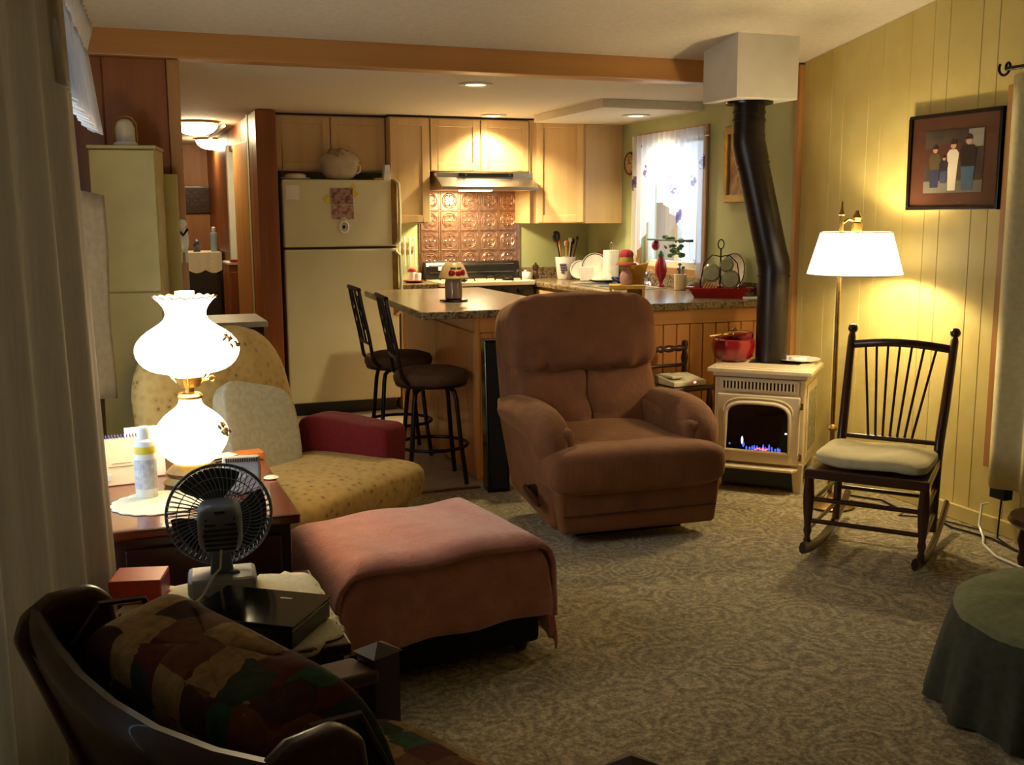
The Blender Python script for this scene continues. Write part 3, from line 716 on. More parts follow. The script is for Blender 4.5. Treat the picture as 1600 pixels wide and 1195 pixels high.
def drape(name, label, y0, y1, z0, z1, x, amp, n, m, taper=0, seed=0, slant=0):
    rr = random.Random(seed); ph = rr.random()*6
    def fn(u, v):
        yy = y0+(y1-y0)*u
        a = amp*(.65+.35*v)
        return (x+slant*u**1.3+taper*v*u+a*math.sin(u*n*2*PI+ph)+a*.4*math.sin(u*n*4.6*PI+ph*2+v*.8), yy+.015*math.sin(v*3+u*9), z0+(z1-z0)*(1-v))
    o = MB().grid(fn, int(n*26), 16).build(name, m, smooth=True, solid=.005, angle=80)
    return tag(o, label, 'curtain')
drape('long_drape', 'near taupe floor-length drape at the left edge of the view', .30, 1.52, .03, 2.35, -.245, .022, 3.5, M['drape'], .0, 2, .0)
drape('long_drape', 'farther taupe floor-length drape beside the end table', 1.50, 2.95, .03, 2.13, -.235, .024, 4, M['drape'], .05, 5, .16)
cr_ = thing('curtain_rod', 'curtain rod above the long drapes on the left wall', 'curtain rod', (0, 0, 0))
MB().cyl((-.225, .3, 2.40), (-.205, 1.85, 2.40), .011).cyl((-.205, 1.85, 2.16), (-.09, 2.98, 2.16), .011).build('rod', M['blackm'], cr_, smooth=True)
for yy, xx_, zz in ((1.0, -.21, 2.40), (2.2, -.165, 2.16)): MB().cyl((-.30, yy, zz), (xx_, yy, zz), .008).build('bracket', M['blackm'], cr_)
vl = thing('valance', 'white ruffled valance over the left window', 'valance', (0, 0, 0))
def vf(u, v):
    b_ = .010+.016*v; yy = 2.75+u*1.62
    return (-.115+.075*u+.02*v+b_*math.sin(u*17*2*PI)+.006*math.sin(u*41), yy, 2.06-.30*v-.012*math.sin(u*17*2*PI))
MB().grid(vf, 220, 8).build('skirt', M['valance'], vl, smooth=True, solid=.003)
MB().grid(lambda u, v: (-.11+.075*u+.024*math.sin(u*19*2*PI)*(.4+v), 2.75+u*1.62, 2.05+.085*v), 220, 3).build('ruffle_heading', M['valance'], vl, smooth=True, solid=.003)
tag(MB().grid(lambda u, v: (-.10+.095*u+.004*math.sin(v*8), 4.35+.10*u, 1.55-(.80 if True else 0)*v-.02*u), 8, 12).build('hanging_towel', mat('pale_cloth', '#8b7e66', '#978a72', .9, scale=40), smooth=True, solid=.008), 'pale cloth hanging between the drapes and the yellow cupboard', 'cloth')

# ------------------------------------------------------------------ gas stove
SZ = .655
st = thing('gas_stove', 'cream enamelled gas stove with arched window and blue flames', 'stove', (3.122, 4.609, 0), -.783)
MB().box(-.235, .235, .035, .47, .13, .60).build('body', M['cream'], st, bevel=.008)
tp = MB().prism([(-.27, 0), (.27, 0), (.27, .42), (.2, .49), (-.2, .49), (-.27, .42)], SZ-.028, SZ-.006, 'z')
tp.prism([(-.245, .02), (.245, .02), (.245, .41), (.19, .47), (-.19, .47), (-.245, .41)], SZ-.05, SZ-.028, 'z')
tp.prism([(-.235, .03), (.235, .03), (.235, .40), (.185, .46), (-.185, .46), (-.235, .40)], SZ-.006, SZ, 'z')
tp.build('top_plate', M['cream'], st, bevel=.008)
MB().box(-.10, .17, .22, .40, SZ-.001, SZ+.002).build('top_grille', M['blackm'], st)
lv = MB().box(-.205, .205, .018, .04, .525, .60).build('louver_panel', M['cream'], st, bevel=.004)
MB().box(-.19, .19, .0165, .0185, .543, .582).build('slot_back', M['black'], lv)
for i in range(21): MB().box(-.194+i*.0187, -.194+i*.0187+.0085, .010, .018, .541, .584).build('slat', M['cream'], lv)
# arched door
def arch(w, z0, zs, zt, n=14, r=.05):
    pts = [(-w, z0), (w, z0), (w, zs)]
    for i in range(1, n):
        a = PI*i/n; pts.append((w*math.copysign(abs(math.cos(a))**.55, math.cos(a)), zs+(zt-zs)*math.sin(a)**.8))
    pts.append((-w, zs)); return pts
dof = MB().box(-.215, .215, .006, .034, .155, .515)
do = dof.build('door', M['cream'], st, bevel=.006)
ia = arch(.165, .215, .40, .475)
MB().tube([(px, .003, pz) for px, pz in ia], .011, 8, True).build('arch_moulding', M['cream'], do, smooth=True)
MB().tube([(px*1.09, .004, .22+(pz-.215)*1.07) for px, pz in ia[2:]], .004, 6).build('arch_bead', M['cream'], do, smooth=True)
MB().prism([(px, pz) for px, pz in ia], .0005, .0055, 'y').build('glass', M['glassdark'], do)
# burner bed and flames just proud of the dark glass pane
bl = emis('blue_flame', (.10, .16, 1), .9, '#101830'); og = emis('ember_glow', (1, .12, .10), 2.2, '#301010'); wh = emis('white_flame', (.75, .75, 1), 2.0, '#303040')
def flame(x, z, h, w_, m):
    MB().ell((x, -.001, z+h/2), (w_, .004, h), 1.3, 1, 8, 6).build('flame', m, do, smooth=True)
for i in range(13):
    flame(-.05+i*.0145+random.uniform(-.004, .004), .222, random.uniform(.018, .042), .010, bl)
flame(-.075, .25, .045, .012, wh); flame(-.068, .235, .03, .014, bl); flame(-.14, .243, .012, .010, bl); flame(.15, .318, .010, .014, wh)
for i in range(12):
    MB().ell((.0+random.uniform(-.01, .075), -.002, .226+random.uniform(0, .012)), (.012, .006, .007), 1, 1, 6, 4).build('ember', og, do, smooth=True)
for zz in (.20, .47): MB().tube([(.218, .02, zz-.014), (.226, .004, zz-.014), (.226, .004, zz+.014), (.218, .02, zz+.014)], .007, 6).build('hinge', M['oldbrass'], do, smooth=True)
kb = MB().ell((-.232, -.012, .355), (.03, .03, .034), 1, 1, 12, 8); kb.cyl((-.232, .03, .355), (-.232, -.01, .355), .007); kb.build('door_knob', M['cream'], st, smooth=True)
MB().prism([(-.215, .05), (-.215, .0), (-.19, -.045), (.19, -.045), (.215, .0), (.215, .05)], .125, .14, 'z').build('hearth_lip', M['cream'], st, bevel=.004)
MB().box(-.20, .20, .06, .44, .02, .125).build('pedestal', M['black'], st)
for sx in (-1, 1):
    for yy in (.06, .44):
        MB().hexa([(sx*.21-.02, yy-.02, 0), (sx*.21+.02, yy-.02, 0), (sx*.21+.02, yy+.02, 0), (sx*.21-.02, yy+.02, 0)], [(sx*.205-.03, yy-.03, .16), (sx*.205+.03, yy-.03, .16), (sx*.205+.03, yy+.03, .16), (sx*.205-.03, yy+.03, .16)]).build('leg', M['cream'], st, bevel=.004)
sp = MB().box(.235, .242, .09, .42, .18, .57).build('side_panel', M['cream'], st, bevel=.004)
MB().box(.242, .2445, .13, .38, .22, .53).build('side_inset', mat('side_glass', '#8c8462', '#9a9270', .2), sp, bevel=.001)

# flue pipe
fp = thing('flue_pipe', 'black stove flue pipe with two elbows rising into the chase', 'flue', (0, 0, 0))
B0 = Vector((3.36, 4.85, SZ+.002)); B1 = Vector((3.36, 4.85, 1.17)); T1 = Vector((3.215, 4.915, 1.83)); T0 = Vector((3.215, 4.915, 2.04))
R_ = .084
dirm = (T1-B1).normalized()
MB().tube([B0, B1-Vector((0, 0, .03))], R_, 28).build('lower_section', M['pipe'], fp, smooth=True)
MB().tube([B1-Vector((0, 0, .035)), B1, B1+dirm*.03, B1+dirm*.06], [R_+.003]*4, 28).build('lower_elbow', M['pipe'], fp, smooth=True)
MB().tube([B1+dirm*.05, T1-dirm*.10], R_, 28).build('middle_section', M['pipe'], fp, smooth=True)
MB().tube([T1-dirm*.11, T1-dirm*.03, T1, T1+Vector((0, 0, .04))], R_+.004, 28).build('upper_elbow', M['pipe'], fp, smooth=True)
MB().tube([T1+Vector((0, 0, .03)), T0-Vector((0, 0, .012))], R_, 28).build('upper_section', M['pipe'], fp, smooth=True)
for p in (T0-Vector((0, 0, .06)), T0-Vector((0, 0, .10)), B1-Vector((0, 0, .05)), T1-dirm*.13):
    d = dirm if p == T1-dirm*.13 else Vector((0, 0, 1))
    MB().tube([p-d*.006, p+d*.006], R_+.005, 28).build('crimp_ring', M['pipe'], fp, smooth=True)
MB().lathe([(R_+.002, 2.028), (R_+.04, 2.022), (R_+.042, 2.034), (R_+.002, 2.034)], 28, (T0.x, T0.y, 0), cap=False).build('collar', M['black'], fp, smooth=True)

# red kettle and plate on the stove
kt = thing('red_pot', 'red ribbed basket pot with gold handle on the stove', 'pot', (3.17, 4.93, SZ+.001))
MB().lathe([(.07, 0), (.095, .02), (.115, .08), (.108, .12), (.10, .125), (.105, .08), (.085, .02), (.0, .012)], 40, fn=lambda r, z, a, i: (r*(1+.03*math.cos(10*a)), z)).build('body', mat('deep_red_enamel', '#5e080e', '#700c13', .3), kt, smooth=True)
MB().ell((.06, .0, .135), (.12, .09, .06), .8, 1, 16, 8).build('bow', M['redc'], kt, smooth=True)
MB().tube([(-.115, -.02, .115), (-.10, -.06, .165), (0, -.07, .168), (.06, -.06, .16)], .005, 6).build('handle', M['brass'], kt, smooth=True)
MB().tube([(-.17, -.03, .145), (-.10, -.03, .15), (-.02, -.03, .15)], .005, 6).build('handle', M['brass'], kt, smooth=True)
MB().lathe([(.012, 0), (.016, .012), (.008, .024)], 10, (-.03, -.05, .165)).build('knob', M['walnut'], kt, smooth=True)
pl = thing('stove_plate', 'white scalloped plate lying on the right of the stove top', 'plate', (3.485, 4.775, SZ+.001))
MB().lathe([(.05, 0), (.07, .004), (.115, .012), (.118, .016), (.07, .010), (.0, .009)], 40, fn=lambda r, z, a, i: (r*(1+(.03*math.cos(12*a) if i in (2, 3) else 0)), z)).build('plate', M['ceramic'], pl, smooth=True)
MB().lathe([(.05, .011), (.045, .024), (.03, .026), (.0, .024)], 24).build('inner_dish', M['ceramic'], pl, smooth=True)

# ------------------------------------------------------------------ floor lamp
LX, LY = 3.31, 4.235
fl = thing('floor_lamp', 'brass floor lamp with lit white shade by the yellow wall', 'floor lamp', (LX, LY, 0))
MB().lathe([(.12, 0), (.125, .012), (.11, .022), (.06, .03), (.03, .05), (.014, .07)], 28).build('base', M['oldbrass'], fl, smooth=True)
MB().lathe([(.012, .06), (.012, .15), (.024, .17), (.03, .19), (.024, .21), (.012, .225), (.012, .38), (.022, .392), (.028, .40), (.022, .41), (.011, .42), (.010, 1.44), (.016, 1.445), (.006, 1.47), (.004, 1.50), (.001, 1.51)], 16).build('pole', M['oldbrass'], fl, smooth=True)
MB().tube([(0, 0, 1.40), (.04, 0, 1.425), (.085, 0, 1.41), (.09, 0, 1.36)], .007, 8).build('arm', M['brass'], fl, smooth=True)
MB().lathe([(.015, 1.36), (.026, 1.365), (.026, 1.405), (.018, 1.41), (.024, 1.43), (.012, 1.45), (.008, 1.465)], 14, (.09, 0, 0)).build('socket', M['brass'], fl, smooth=True)
shm, nt, b = newmat('lit_parchment_shade'); out = nt.nodes['Material Output']
b.inputs['Base Color'].default_value = lin('#f1e6cc'); b.inputs['Roughness'].default_value = .8
b.inputs['Emission Color'].default_value = (1, .84, .60, 1); b.inputs['Emission Strength'].default_value = 2.6
MB().lathe([(.225, 1.155), (.166, 1.362)], 40, (.09, 0, 0), cap=False).build('shade', shm, fl, smooth=True, solid=.003)
for r, z in ((.226, 1.157), (.167, 1.36)): MB().tube([(.09+r*math.cos(a*PI/20), r*math.sin(a*PI/20), z) for a in range(40)], .003, 5, True).build('shade_rim', M['cream'], fl, smooth=True)
MB().ell((.09, 0, 1.27), (.06, .06, .09), 1, 1, 14, 8).build('bulb', emis('bulb', WARM2, 6), fl, smooth=True)
light('POINT', 'floor_lamp_bulb', (LX+.09, LY-.045, 1.24), 18, WARM2, None, shadow_soft_size=.03)
light('POINT', 'floor_lamp_bulb_top', (LX+.09, LY+.045, 1.28), 12, WARM2, None, shadow_soft_size=.03)

# ------------------------------------------------------------------ rocking chair
rk = thing('rocking_chair', 'dark spindle-back wooden rocking chair without arms', 'rocking chair', (2.845, 3.413, 0), -.889)
wf, wb, zs, dd, bt, zt, wt = .236, .208, .396, .455, .215, .935, .222
W_ = M['walnut']
MB().prism([(-wf-.012, -.02), (wf+.012, -.02), (wb+.012, dd+.01), (-wb-.012, dd+.01)], zs-.042, zs, 'z').build('seat', W_, rk, bevel=.008)
prof = [(.014, 0), (.016, .03), (.011, .045), (.018, .07), (.014, .09), (.021, .16), (.024, .22), (.02, .28), (.016, .315)]
for s in (-1, 1):
    MB().lathe([(r, z+.055) for r, z in prof], 14, (s*wf*.97, .0, 0)).build('front_leg', W_, rk, smooth=True)
    x0 = s*wb
    MB().tube([(x0, dd-.03, .07), (x0, dd, zs-.02), (x0, dd+.02, zs+.06), (s*(wb+.006), dd+.09, zs+.22), (s*wt, dd+bt-.02, zt-.05), (s*wt, dd+bt-.012, zt-.03)], [.017, .019, .021, .021, .018, .013], 12).build('back_post', W_, rk, smooth=True)
    MB().ell((s*wt, dd+bt-.006, zt-.012), (.046, .046, .046), 1, 1, 14, 8).build('finial', W_, rk, smooth=True)
    # runner
    rp = []
    for i in range(15):
        yy = -.10+i*.82/14; rp.append((s*wf*.94, yy, .028+.17*((yy-.24)/.5)**2*.62))
    MB().tube(rp, .026, 8, squash=(.55, 1.0)).build('runner', W_, rk, smooth=True)
    for zz in (.13, .24): MB().cyl((s*wf*.96, 0, zz), (s*wb, dd-.015, zz+.02), .009).build('side_stretcher', W_, rk, smooth=True)
for zz in (.17, .265): MB().cyl((-wf*.96, 0, zz), (wf*.96, 0, zz), .010).build('front_stretcher', W_, rk, smooth=True)
MB().cyl((-wb, dd-.015, .22), (wb, dd-.015, .22), .010).build('back_stretcher', W_, rk, smooth=True)
MB().tube([(-wt+.0+2*wt*i/8, dd+bt-.03-.03*math.sin(PI*i/8), zt-.085+.022*math.sin(PI*i/8)) for i in range(9)], .014, 8, squash=(.6, 1.3)).build('crest_rail', W_, rk, smooth=True)
MB().cyl((-wb, dd+.015, zs+.06), (wb, dd+.015, zs+.06), .011).build('lower_rail', W_, rk, smooth=True)
for i in range(7):
    u = (i-3)/3
    MB().cyl((u*.092, dd+.015, zs+.06), (u*.155, dd+bt-.03-.03*math.cos(u*PI/2*.75), zt-.07), .006, .0055, 8).build('spindle', W_, rk, smooth=True)
def cushf(p): return (p.x, p.y, p.z-.018*math.exp(-(p.x**2+p.y**2)/.012)*(p.z > 0)+.006*math.sin(p.x*22))
cu = MB().ell((0, 0, 0), (.46, .40, .066), .55, .35, 48, 16, fn=cushf).build('seat_cushion', M['cushion'], smooth=True)
tag(cu, 'cream padded cushion on the seat of the rocking chair', 'cushion'); place(cu, (2.845+.205*math.sin(.889), 3.413+.205*math.cos(.889), zs+.034), -.889)

# ------------------------------------------------------------------ framed photograph
pf = thing('framed_photo', 'framed family photograph with wide brown mat on the yellow wall', 'picture frame', (XR-.002, 3.96, 1.69))
# local: y along the wall, z up, facing -x
FH, FV = .29, .225
fm = MB()
for q in ((-FH, FH, FV-.016, FV), (-FH, FH, -FV, -FV+.016), (-FH, -FH+.016, -FV+.016, FV-.016), (FH-.016, FH, -FV+.016, FV-.016)): fm.box(-.03, 0, *q)
fm.build('frame', mat('black_frame', '#120c0b', '#1a1210', .25), pf, bevel=.003)
MB().box(-.016, -.004, -FH+.016, FH-.016, -FV+.016, FV-.016).build('mat_board', mat('brown_mat', '#4a2c20', '#523225', .3), pf)
PH = .185; PV0, PV1 = -.145, .145
phm = mat('photo_ground', '#2e2a27', '#4a443d', .3, scale=9)
ph = MB().box(-.0185, -.016, -PH, PH, PV0, PV1).build('photo', phm, pf)
def ppiece(pts, col, name, d=.0205): MB().prism(pts, -d, -.0185, 'x').build(name, mat('print_'+name+col[1:], col, col, .3), ph)
# note: y decreases to the right in view
ppiece([(PH, -.145), (-PH, -.145), (-PH, -.09), (PH, -.09)], '#6a675f', 'floor_area', .019)
ppiece([(-.09, .06), (-.18, .06), (-.18, .14), (-.09, .14)], '#87827a', 'backdrop', .019)
ppiece([(.18, -.02), (-.05, 0), (-.05, .09), (.18, .06)], '#4a2c22', 'backdrop', .0192)
def fig(y, z0, h, w_, top, leg, skin='#b08a74'):
    ppiece([(y+w_*.8, z0), (y-w_*.8, z0), (y-w_, z0+h*.45), (y+w_, z0+h*.45)], leg, 'trousers')
    ppiece([(y+w_, z0+h*.42), (y-w_, z0+h*.42), (y-w_*1.25, z0+h*.72), (y-w_*.7, z0+h*.8), (y+w_*.7, z0+h*.8), (y+w_*1.25, z0+h*.72)], top, 'shirt', .0208)
    MB().lathe([(h*.075, 0), (h*.075, .0018)], 14).xf(Matrix.Translation((-.0185, y, z0+h*.88)) @ Matrix.Rotation(-PI/2, 4, 'Y')).build('face', mat('print_face', skin, skin, .3), ph)
_f0 = fig
def fig(y, z0, h, w_, top, leg):
    _f0(y, z0, h, w_, top, leg)
    ppiece([(y+h*.085, z0+h*.9), (y-h*.085, z0+h*.9), (y-h*.07, z0+h*.97), (y, z0+h), (y+h*.07, z0+h*.97)], '#2a1d16', 'hair', .021)
fig(.115, -.12, .20, .032, '#4c4430', '#27304a'); fig(.055, -.10, .13, .024, '#1e2230', '#37415a'); fig(.0, -.135, .235, .03, '#c8beae', '#c8beae'); fig(-.095, -.135, .255, .042, '#16161c', '#3d5a74')
MB().box(-.0215, -.0212, -FH+.018, FH-.018, -FV+.018, FV-.018).build('glazing', M['glass'], pf)

# ------------------------------------------------------------------ right drape, rod, cords
rd = MB().grid(lambda u, v: (XR-.085+.028*math.sin(u*6*2*PI+1)*(.7+.3*v), 2.55+u*1.03, 2.03-1.79*v), 150, 10).build('drape', M['creamdrape'], smooth=True, solid=.006, angle=80)
tag(rd, 'cream floor-length drape at the right edge of the view', 'curtain')
rr = thing('drape_rod', 'black curtain rod with scrolled finial high on the yellow wall', 'curtain rod', (XR-.08, 0, 2.06))
MB().cyl((0, 1.9, 0), (0, 3.62, 0), .009).build('rod', M['blackm'], rr, smooth=True)
MB().tube([(0, 3.60+.03*t_+.02*math.cos(t_*5), .025*math.sin(t_*5)) for t_ in [i/14 for i in range(22)]], .006, 6).build('finial', M['blackm'], rr, smooth=True)
MB().cyl((0, 3.5, 0), (.08, 3.5, 0), .006).build('bracket', M['blackm'], rr)
wa = thing('wall_outlet', 'black power adapter plugged in low on the yellow wall', 'adapter', (XR-.03, 3.51, .22))
MB().box(-.05, .0, -.045, .045, -.035, .035).build('body', M['black'], wa, bevel=.006)
MB().tube([(-.02, 0, -.035), (-.03, -.005, -.12), (-.06, -.03, -.205), (-.08, -.12, -.215)], .004, 6).build('lead', M['blackm'], wa, smooth=True)
tag(MB().tube([(XR-.03, 3.60, .14), (XR-.05, 3.62, .13), (XR-.10, 3.58, .05), (XR-.13, 3.52, .01), (XR-.2, 3.45, .008), (XR-.28, 3.30, .008), (XR-.3, 3.1, .008)], .006, 6).build('power_cord', M['ceramic'], smooth=True), 'white power cord looping down from the wall to the carpet', 'cord')
tag(MB().tube([(XR-.22, 4.35, .008), (XR-.12, 4.2, .008), (XR-.15, 4.05, .008), (XR-.10, 3.9, .008), (XR-.14, 3.7, .008), (XR-.10, 3.5, .008), (XR-.14, 3.3, .008)], .005, 6).build('extension_cord', M['blackm'], smooth=True), 'dark cord lying on the carpet along the baseboard', 'cord')
tag(MB().tube([(LX+.13, LY+.02, .01), (3.52, 4.15, .008), (3.6, 4.0, .008), (3.5, 3.95, .008), (3.62, 3.85, .008), (3.68, 3.62, .008)], .004, 6).build('lamp_cord', M['walnut'], smooth=True), 'brown lamp cord curling behind the rocking chair', 'cord')
fs_ = thing('footstool', 'round turned-wood footstool cut by the right edge', 'stool', (3.53, 3.09, 0))
MB().lathe([(.02, .19), (.16, .19), (.175, .205), (.165, .225), (.03, .23)], 24).build('seat', M['mahog'], fs_, smooth=True)
for k in range(4):
    a = k*PI/2+.5; MB().lathe([(.014, 0), (.022, .03), (.014, .06), (.026, .11), (.015, .16), (.02, .19)], 12, (.11*math.cos(a), .11*math.sin(a), 0)).build('leg', M['mahog'], fs_, smooth=True)

# green skirted ottoman
go = thing('skirted_pouf', 'round ottoman under an olive green skirted cover', 'ottoman', (2.60, 2.15, 0))
def skirt(u, v):
    a = 2*PI*u; r = .345+.07*v**.7+.018*v*math.sin(a*13)+.008*v*math.sin(a*29+1)
    return (r*math.cos(a), r*math.sin(a), .29-.28*v)
MB().grid(skirt, 160, 8, True).build('skirt', mat('dark_green_skirt', '#3d4033', '#474a3c', .95, scale=40, bumpv=.1), go, smooth=True)
MB().lathe([(.352, .275), (.35, .30), (.32, .322), (.22, .334), (.001, .339)], 64, fn=lambda r, z, a, i: (r, z+.004*math.sin(a*9+i)*(r > .2)), cap=False).build('top_cover', M['greencloth'], go, smooth=True)

# ------------------------------------------------------------------ brown recliner
rc = thing('recliner', 'brown velour rocker recliner in the middle of the room', 'recliner', (2.135, 4.085, 0), -.06)
V = M['velvet']
MB().box(-.22, .30, .14, .58, .0, .09).build('mechanism_base', M['black'], rc)
for s in (-1, 1):
    sd_ = MB()
    sd_.hexa([(s*.26, .02, .07), (s*.385, .02, .07), (s*.385, .62, .12), (s*.26, .62, .12)], [(s*.27, .03, .52), (s*.42, .03, .52), (s*.425, .76, .56), (s*.27, .76, .56)])
    sd_.build('side_panel', V, rc, bevel=.03, bseg=3, smooth=True)
    def armf(p, s=s): return (p.x, p.y, p.z)
    am = MB()
    path = [(s*.36, .80, .49), (s*.365, .60, .515), (s*.368, .42, .525), (s*.368, .26, .525), (s*.366, .15, .508), (s*.364, .09, .46), (s*.362, .075, .41), (s*.36, .09, .36)]
    am.tube(path, [.06, .08, .086, .094, .098, .094, .082, .05], 18)
    ao = am.build('armrest', V, rc, smooth=True, sub=1)
MB().hexa([(-.35, -.03, .06), (.392, -.03, .06), (.392, .08, .06), (-.35, .08, .06)], [(-.39, -.055, .275), (.405, -.055, .275), (.405, .08, .275), (-.39, .08, .275)]).build('footrest_panel', V, rc, bevel=.022, bseg=3, smooth=True)
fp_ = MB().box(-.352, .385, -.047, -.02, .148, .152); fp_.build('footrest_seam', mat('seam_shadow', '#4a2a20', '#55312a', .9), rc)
def seatf(p): return (p.x, p.y, p.z+.012*math.cos(p.x*5)*(p.z > 0))
st_ = MB().ell((.0, .05, .345), (.85, .30, .215), .5, .28, 56, 20)
st_.build('seat_front', V, rc, smooth=True)
MB().ell((0, .32, .355), (.62, .62, .20), .45, .4, 40, 16, fn=seatf).build('seat', V, rc, smooth=True)
tl = -.42
for s in (-1, 1):
    def bk(p, s=s):
        w_ = (.014*math.sin(p.z*30+s*p.x*22+s*.8)+.009*math.sin(s*p.x*44-p.z*20)+.006*math.sin(p.z*70+p.x*18))*(p.y < 0); return (p.x, p.y+w_, p.z)
    MB().ell((s*.182, .635, .555), (.375, .18, .50), .42, .32, 40, 26, rx=tl, fn=bk).build('back_cushion', V, rc, smooth=True)
def hr(p):
    g_ = max(0, -p.z/.18)**3; t_ = max(0, p.z/.18)**4
    return (p.x, p.y+(.016*math.sin(p.x*52)*g_ + .009*math.sin(p.x*60)*t_), p.z+.012*math.cos(p.x*4))
MB().ell((0, .715, .855), (.765, .27, .39), .42, .25, 90, 30, rx=tl*.6, fn=hr).build('head_pillow', V, rc, smooth=True)
MB().ell((-.005, .80, .72), (.77, .14, .62), .35, .35, 48, 20, rx=tl*.6).build('back_shell', V, rc, smooth=True)
lv_ = MB().cyl((-.385, .20, .215), (-.43, .20, .215), .03); lv_.tube([(-.44, .23, .225), (-.445, .15, .212), (-.445, .06, .20), (-.442, .02, .198)], [.018, .026, .024, .012], 10, squash=(.6, 1))
lv_.build('lever_handle', M['mahog'], rc, smooth=True)

# ------------------------------------------------------------------ gold armchair, pillow, red throw
ac = thing('gold_armchair', 'gold flecked upholstered armchair with rounded high back', 'armchair', (.905, 4.07, 0), .70)
G = M['gold']
MB().box(-.40, .40, .05, .76, .04, .25).build('base', G, ac, bevel=.03, bseg=3, smooth=True)
for sx in (-.34, .34):
    for yy in (.1, .7): MB().lathe([(.02, 0), (.03, .04)], 10, (sx, yy, 0)).build('foot', M['walnut'], ac)
MB().ell((0, .27, .315), (.87, .66, .185), .45, .28, 48, 16, fn=lambda p: (p.x, p.y, p.z+.02*math.cos(p.x*3.3)*math.cos(p.y*4))).build('seat_cushion', G, ac, smooth=True)
def bkf(p):
    t_ = p.z/.33
    return (p.x*(1-.18*max(0, t_)**2), p.y-.05*math.cos(p.x*3.0)+.05+.008*math.cos(p.x*26)*(p.y < 0)*(abs(p.x) < .3), p.z)
MB().ell((0, .74, .64), (.86, .22, .68), .55, .7, 60, 26, rx=-.22, fn=bkf).build('backrest', G, ac, smooth=True)
for s in (-1, 1): MB().ell((s*.40, .45, .355), (.16, .48, .27), .35, .35, 32, 14).build('armrest', G, ac, smooth=True)
def loc2(x, y, z, o=ac):
    c_, s_ = math.cos(o.rotation_euler.z), math.sin(o.rotation_euler.z)
    return (o.location.x+x*c_-y*s_, o.location.y+x*s_+y*c_, z)
rt = MB().ell((0, 0, 0), (.19, .50, .27), .3, .25, 40, 20, fn=lambda p: (p.x+.006*math.sin(p.y*25+p.z*18), p.y, p.z+.008*math.sin(p.y*14))).build('red_throw', M['redc'], smooth=True)
tag(rt, 'red fleece throw folded over the arm of the gold armchair', 'throw'); place(rt, loc2(.40, .37, .42), .70)
pw_ = MB().ell((0, 0, 0), (.40, .09, .40), .5, .22, 48, 20, rx=-.45, ry=.25).build('ivory_pillow', M['pillow'], smooth=True)
tag(pw_, 'square ivory pillow leaning on the back of the gold armchair', 'pillow'); place(pw_, loc2(-.03, .52, .565), .55)

# ------------------------------------------------------------------ ottoman and pink blanket
OW, OD, OZ = .345, .50, .375
ORZ = .17
ot = thing('ottoman', 'dark green tweed ottoman under the pink blanket', 'ottoman', (.945, 3.06, 0), ORZ)
MB().box(-OW, OW, 0, OD, .03, .26).build('body', M['green_otto'], ot, bevel=.02, smooth=True)
MB().ell((0, OD/2, .29), (OW*2+.01, OD+.01, .15), .4, .25, 40, 12).build('cushion_top', M['green_otto'], ot, smooth=True)
for sx in (-1, 1):
    for yy in (.05, OD-.05): MB().lathe([(.02, 0), (.03, .035)], 10, (sx*(OW-.05), yy, 0)).build('foot', M['walnut'], ot)
bk_ = thing('pink_blanket', 'pink knitted blanket draped over the dark green ottoman', 'blanket', (.945, 3.06, 0), ORZ)
def drapefn(x0, x1, y0, y1, lift, wob):
    def side(a, lo, hi, r=.07):
        """position along a bent line: flat between lo and hi, hanging beyond"""
        if a > hi-r:
            e = a-(hi-r); L2 = r*PI/2
            if e < L2: t_ = e/r; return hi-r+r*math.sin(t_), r*(1-math.cos(t_))
            return hi+.04*(e-L2), r+(e-L2)
        if a < lo+r:
            e = (lo+r)-a; L2 = r*PI/2
            if e < L2: t_ = e/r; return lo+r-r*math.sin(t_), r*(1-math.cos(t_))
            return lo-.04*(e-L2), r+(e-L2)
        return a, 0
    def fn(u, v):
        a = x0+(x1-x0)*u; b_ = y0+(y1-y0)*v
        px, dx = side(a, -OW-.015-lift, OW+.015+lift, .13); py, dy = side(b_, -.015-lift, OD+.015+lift, .075)
        d = (dx**3+dy**3)**(1/3)
        z = OZ+.02+lift-d+.006*math.sin(a*17+b_*5)*(d < .05)
        if dy > .05: py += wob*math.sin(a*22)*min(1, dy*4)*(1 if b_ > 0 else -1)
        if dx > .05: px += wob*math.sin(b_*24)*min(1, dx*4)
        z = max(z, .012)
        return (px, py, z)
    return fn
MB().grid(drapefn(-.52, .66, -.25, .80, .006, .012), 70, 60).build('lower_layer', M['pink'], bk_, smooth=True, solid=.008, angle=90)
MB().grid(drapefn(-.46, .62, -.045, .74, .022, .004), 70, 50).build('upper_fold', M['pink'], bk_, smooth=True, solid=.016, angle=90)

